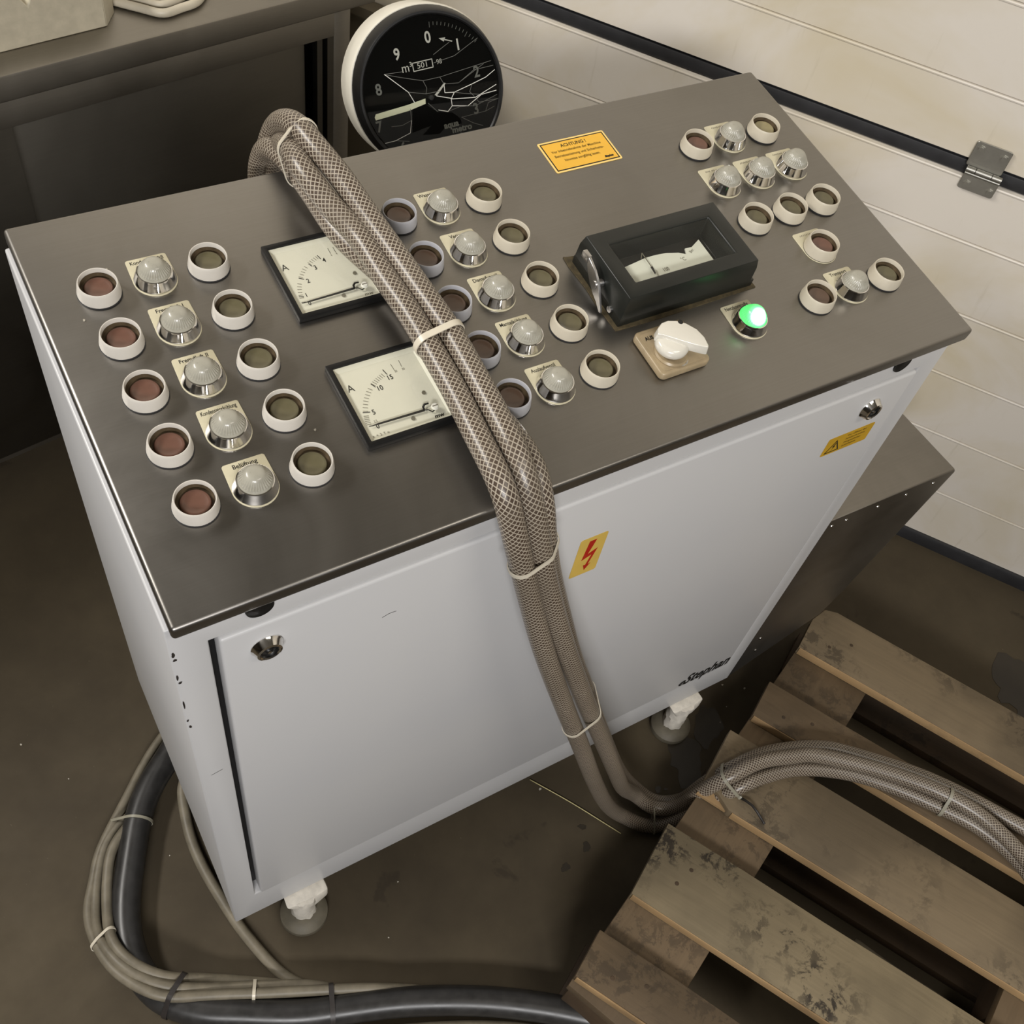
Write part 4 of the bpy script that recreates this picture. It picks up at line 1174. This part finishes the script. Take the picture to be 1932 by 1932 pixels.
# ---------------------------------------------------------------- wooden pallet
pa = Vector((1.1256, 0.0172, 0)); pe = Vector((-0.919, -0.3943, 0)); pf = Vector((0.3943, -0.919, 0))
fb = (pf - pe * 0.10).normalized()        # direction the boards run in
pal = empty('pallet', tuple(pa))
tag(pal, 'worn wooden shipping pallet with gaps between its stained boards', 'pallet')


def pal_piece(name, e0, e1, f0, f1, z0, z1, m, bevel=0.0015, along='f', jag=0.0, chip=None):
    """plank in pallet coordinates; local x runs along the plank"""
    if along == 'f':
        o_ = pa + pe * e0 + pf * f0; ax = fb; wd = (e1 - e0)
        yx = Vector((-ax.y, ax.x, 0)); L = f1 - f0
        sgn = 1 if yx.dot(pe) > 0 else -1
        loc = o_ if sgn > 0 else o_ + pe * wd
        wd = wd * abs(yx.dot(pe))
    else:
        o_ = pa + pe * e0 + pf * f0; ax = pe; L = e1 - e0; wd = f1 - f0
        yx = Vector((-ax.y, ax.x, 0))
        loc = o_ if yx.dot(pf) > 0 else o_ + pf * wd
    poly = [(0, 0), (L, 0), (L, wd), (0, wd)]
    if chip:
        poly = chip(L, wd)
    elif jag:
        n = 9
        rr = random.Random(int(e0 * 1e4))
        a = [(L * i / n, rr.uniform(-jag, jag)) for i in range(1, n)]; b = [(L * i / n, wd + rr.uniform(-jag, jag)) for i in range(n - 1, 0, -1)]
        poly = [(0.0, 0)] + a + [(L, 0), (L, wd)] + b + [(0.0, wd)]
    o = MB().prism(poly, 0, z1 - z0).build(name, m, pal, bevel=bevel)
    o.location = (loc.x - pa.x, loc.y - pa.y, z0); o.rotation_euler = (0, 0, math.atan2(ax.y, ax.x))
    return o


def nails(board, L0, ws, m='black_deep'):
    for x, y in ws:
        MB().lathe([(0, 0.0226), (0.0028, 0.0225), (0.0034, 0.0221)], 10, x, y).build('nail', m, board)


ZT = 0.144
b1 = pal_piece('top_board', -0.020, 0.092, 0.0, 1.2, ZT - 0.022, ZT, 'wood_board', chip=lambda L, w_: [(0.0, 0.0), (L, 0), (L, w_), (0.034, w_), (0.012, w_ * 0.93), (0.0, w_ * 0.62)])
b2 = pal_piece('top_board', 0.189, 0.266, 0.0, 1.2, ZT - 0.022, ZT, 'wood_brown', jag=0.0012)
b3 = pal_piece('top_board', 0.315, 0.446, -0.003, 1.2, ZT - 0.022, ZT, 'wood_board', chip=lambda L, w_: [(0.055, 0.0), (L, 0), (L, w_), (0.0, w_), (0.0, 0.022), (0.028, 0.016), (0.045, 0.006)])
b4 = pal_piece('top_board', 0.521, 0.651, 0.0, 1.2, ZT - 0.022, ZT, 'wood_stained', jag=0.0012)
b5 = pal_piece('top_board', 0.724, 0.800, 0.0, 1.2, ZT - 0.022, ZT, 'wood_brown', jag=0.0015)
for b, wd in ((b1, 0.11), (b2, 0.076), (b3, 0.13), (b4, 0.13), (b5, 0.076)):
    rr = random.Random(int(wd * 1e5)); nails(b, 0, [(rr.uniform(0.045, 0.11), wd * rr.uniform(0.2, 0.45)), (rr.uniform(0.045, 0.11), wd * rr.uniform(0.55, 0.8))], 'wood_dark')
# knots and stains printed on the boards are in the wood; a fresh-split sliver on the middle board edge
MB().prism([(0.0, 0.0), (0.055, -0.0005), (0.075, 0.006), (0.04, 0.012), (0.004, 0.018)], 0.0, 0.006).build('split_sliver', 'wood_fresh', b3, loc=(0.0, 0.002, 0.004))
# pale sawn edges of the boards (their long sides)
for b, wd, L in ((b1, 0.1115, 1.2), (b2, 0.0765, 1.2), (b3, 0.1303, 1.2), (b4, 0.1294, 1.2), (b5, 0.0756, 1.2)):
    MB().box(0.062 if b is b3 else 0.003, L - 0.004, -0.0016, 0.0006, 0.0015, 0.0205).build('sawn_edge', 'wood_fresh', b, bevel=0.0006)
for f0 in (0.0, 0.5275, 1.055):
    pal_piece('stringer_board', -0.03, 0.81, f0, f0 + 0.14, ZT - 0.044, ZT - 0.0222, 'wood_brown', along='e')
    for e0 in (-0.03, 0.335, 0.712):
        pal_piece('block', e0, e0 + 0.098, f0 + 0.004, f0 + 0.136, 0.0222, ZT - 0.0442, 'wood_dark', along='e', bevel=0.002)
for e0 in (-0.03, 0.335, 0.712):
    pal_piece('skid_board', e0, e0 + 0.098, 0.0, 1.2, 0.0, 0.022, 'wood_dark')

# hose seen down in the gap between the pallet boards
o, _, _ = tube('drain_hose', [(0.84, -0.46, 0.045), (0.8657, -0.5291, 0.055), (0.9000, -0.590, 0.055), (0.925, -0.65, 0.05), (0.935, -0.73, 0.045)], 0.014, 'cable_grey', None, 14, 0.01, 2)
tag(o, 'dirty hose lying in the dark gap beneath the pallet boards', 'hose')

# ---------------------------------------------------------------- cables on the floor
BK = [(0.13, 0.40, 0.024), (0.0351, 0.3443, 0.024), (0.0038, 0.3182, 0.024), (-0.0384, 0.2836, 0.024), (-0.0717, 0.2419, 0.024), (-0.1026, 0.1827, 0.024), (-0.1293, 0.1249, 0.024), (-0.1438, 0.0722, 0.024), (-0.1437, 0.0223, 0.024), (-0.1275, -0.0284, 0.024), (-0.0847, -0.072, 0.024), (-0.0398, -0.0992, 0.024), (0.0324, -0.1402, 0.024), (0.089, -0.1624, 0.024), (0.1756, -0.1963, 0.024), (0.2738, -0.247, 0.024), (0.3544, -0.2999, 0.024), (0.4182, -0.3506, 0.024), (0.4781, -0.4075, 0.024), (0.53, -0.48, 0.024)]
blk, Pb, Tb = tube('conduit_hose', BK, 0.0215, 'cable_black', None, 20, 0.008, 4)
tag(blk, 'thick black conduit hose curving round the left corner of the desk on the floor', 'conduit')
def lift(pts, dz=0.0): return [(x, y, z + dz) for x, y, z in pts]


C1 = [(0.06, 0.395, 0.009), (-0.0005, 0.3583, 0.009), (-0.0413, 0.3238, 0.009), (-0.0749, 0.2891, 0.010), (-0.1010, 0.2620, 0.012), (-0.1230, 0.2400, 0.012), (-0.146, 0.2128, 0.012), (-0.1642, 0.1764, 0.014), (-0.1803, 0.1451, 0.018), (-0.1861, 0.1142, 0.024), (-0.1846, 0.0819, 0.034), (-0.1748, 0.0374, 0.048), (-0.1553, 0.0007, 0.054), (-0.1355, -0.0245, 0.054), (-0.1135, -0.0414, 0.05), (-0.0642, -0.0617, 0.04), (-0.0018, -0.0914, 0.036), (0.0834, -0.1312, 0.034), (0.1484, -0.1622, 0.03), (0.2148, -0.2, 0.022), (0.27, -0.24, 0.02)]
C2 = [(0.06, 0.36, 0.011), (0.0038, 0.3182, 0.012), (-0.0384, 0.2836, 0.012), (-0.0780, 0.2560, 0.012), (-0.1080, 0.2440, 0.013), (-0.1326, 0.2225, 0.014), (-0.1572, 0.1778, 0.016), (-0.1734, 0.1295, 0.022), (-0.178, 0.0908, 0.036), (-0.1685, 0.0482, 0.052), (-0.1511, 0.0131, 0.055), (-0.1274, -0.0136, 0.052), (-0.1092, -0.0284, 0.048), (-0.0611, -0.0519, 0.034), (0.0022, -0.0803, 0.028), (0.0658, -0.1119, 0.024), (0.105, -0.142, 0.018), (0.14, -0.180, 0.018)]
C3 = [(0.06, 0.36, 0.012), (0.0038, 0.3182, 0.014), (-0.0384, 0.2836, 0.016), (-0.0720, 0.2480, 0.020), (-0.1010, 0.2270, 0.028), (-0.1247, 0.2069, 0.03), (-0.1437, 0.1661, 0.03), (-0.158, 0.1179, 0.034), (-0.1633, 0.0829, 0.046), (-0.1582, 0.0498, 0.054), (-0.1436, 0.0217, 0.055), (-0.1235, -0.0014, 0.05), (-0.1012, -0.0171, 0.042), (-0.0668, -0.0319, 0.026), (-0.0364, -0.0486, 0.018), (0.0146, -0.0793, 0.012), (0.0642, -0.1152, 0.009), (0.10, -0.160, 0.012)]
cb = []
for pts, lab in ((C1, 'grey cable on the outside of the bundle beside the black conduit'), (C2, 'grey cable in the middle of the bundle beside the black conduit'), (C3, 'grey cable on the inside of the bundle beside the black conduit')):
    o, P, T = tube('grey_cable', pts, 0.0078, 'cable_grey', None, 12, 0.008, 3)
    tag(o, lab, 'cable'); cb.append((P, T, 0.0078))
TH_ = [(0.075, 0.34, 0.0088), (0.0262, 0.2952, 0.0088), (0.0046, 0.265, 0.0088), (-0.0034, 0.2377, 0.0088), (-0.0123, 0.1797, 0.0088), (-0.0112, 0.124, 0.0088), (-0.0041, 0.0724, 0.0088), (0.005, 0.0209, 0.0088), (0.0178, -0.0261, 0.0088), (0.0296, -0.0613, 0.0088), (0.0450, -0.0905, 0.0088), (0.075, -0.125, 0.0090), (0.10, -0.160, 0.012)]
o, _, _ = tube('grey_cable', TH_, 0.0085, 'cable_grey', None, 12, 0.008, 3)
tag(o, 'single grey cable running out from beneath the left side of the desk', 'cable')
LG = [(0.02, -0.185, 0.010), (0.0935, -0.205, 0.010), (0.1421, -0.2214, 0.010), (0.2036, -0.2484, 0.010), (0.264, -0.2785, 0.010), (0.3253, -0.3162, 0.010), (0.3818, -0.363, 0.010), (0.43, -0.43, 0.01)]
o, _, _ = tube('grey_cable', LG, 0.0085, 'cable_grey', None, 12, 0.008, 3)
tag(o, 'grey cable half hidden in front of the straight stretch of black conduit', 'cable')
bl = (Pb, Tb, 0.0215)
tie((-0.1655, 0.075, 0.02), [cb[1], cb[0], cb[2]], 0.0078, 'tie_cream', 'cream cable tie round the grey cables beside the curve of the black conduit', 0.0044)
tie((-0.1040, -0.030, 0.03), [bl, cb[0], cb[1], cb[2]], 0.0078, 'tie_dark', 'wide black cable tie round grey cables and conduit at the bend', 0.0075, head=90)
tie((-0.006, -0.085, 0.03), [cb[0], cb[1]], 0.0078, 'tie_cream', 'cream cable tie round the two grey cables before the straight stretch', 0.0046)
tie((0.083, -0.158, 0.024), [bl, cb[0]], 0.0078, 'tie_dark', 'black cable tie round the conduit on its straight stretch', 0.0072)
tie((-0.092, 0.240, 0.024), [bl, cb[0], cb[1], cb[2]], 0.0078, 'tie_grey', 'grey dusty cable tie round conduit and cables beside the desk flank', 0.0042)

# a pale straw on the floor and a few crumbs
o, _, _ = tube('broom_straw', [(0.5273, 0.0221, 0.0016), (0.5717, -0.0473, 0.002), (0.6192, -0.1299, 0.0016)], 0.0009, 'straw_mat', None, 6, 0.02)
tag(o, 'thin pale straw lying on the floor in front of the desk', 'straw')
for x, y, s_ in ((0.535, -0.0, 0.004), (0.95, 0.02, 0.003), (0.985, -0.005, 0.0035), (0.93, -0.02, 0.002), (0.2, -0.1, 0.002), (-0.2, 0.45, 0.003), (-0.15, 0.36, 0.002), (-0.05, 0.17, 0.0018), (0.25, -0.03, 0.002), (0.9, -0.04, 0.002), (-0.27, 0.31, 0.003)):
    MB().prism(blob(x, y, s_ * 0.55, 8), 0.0, 0.0012).build('paint_crumb', 'chip', floor)
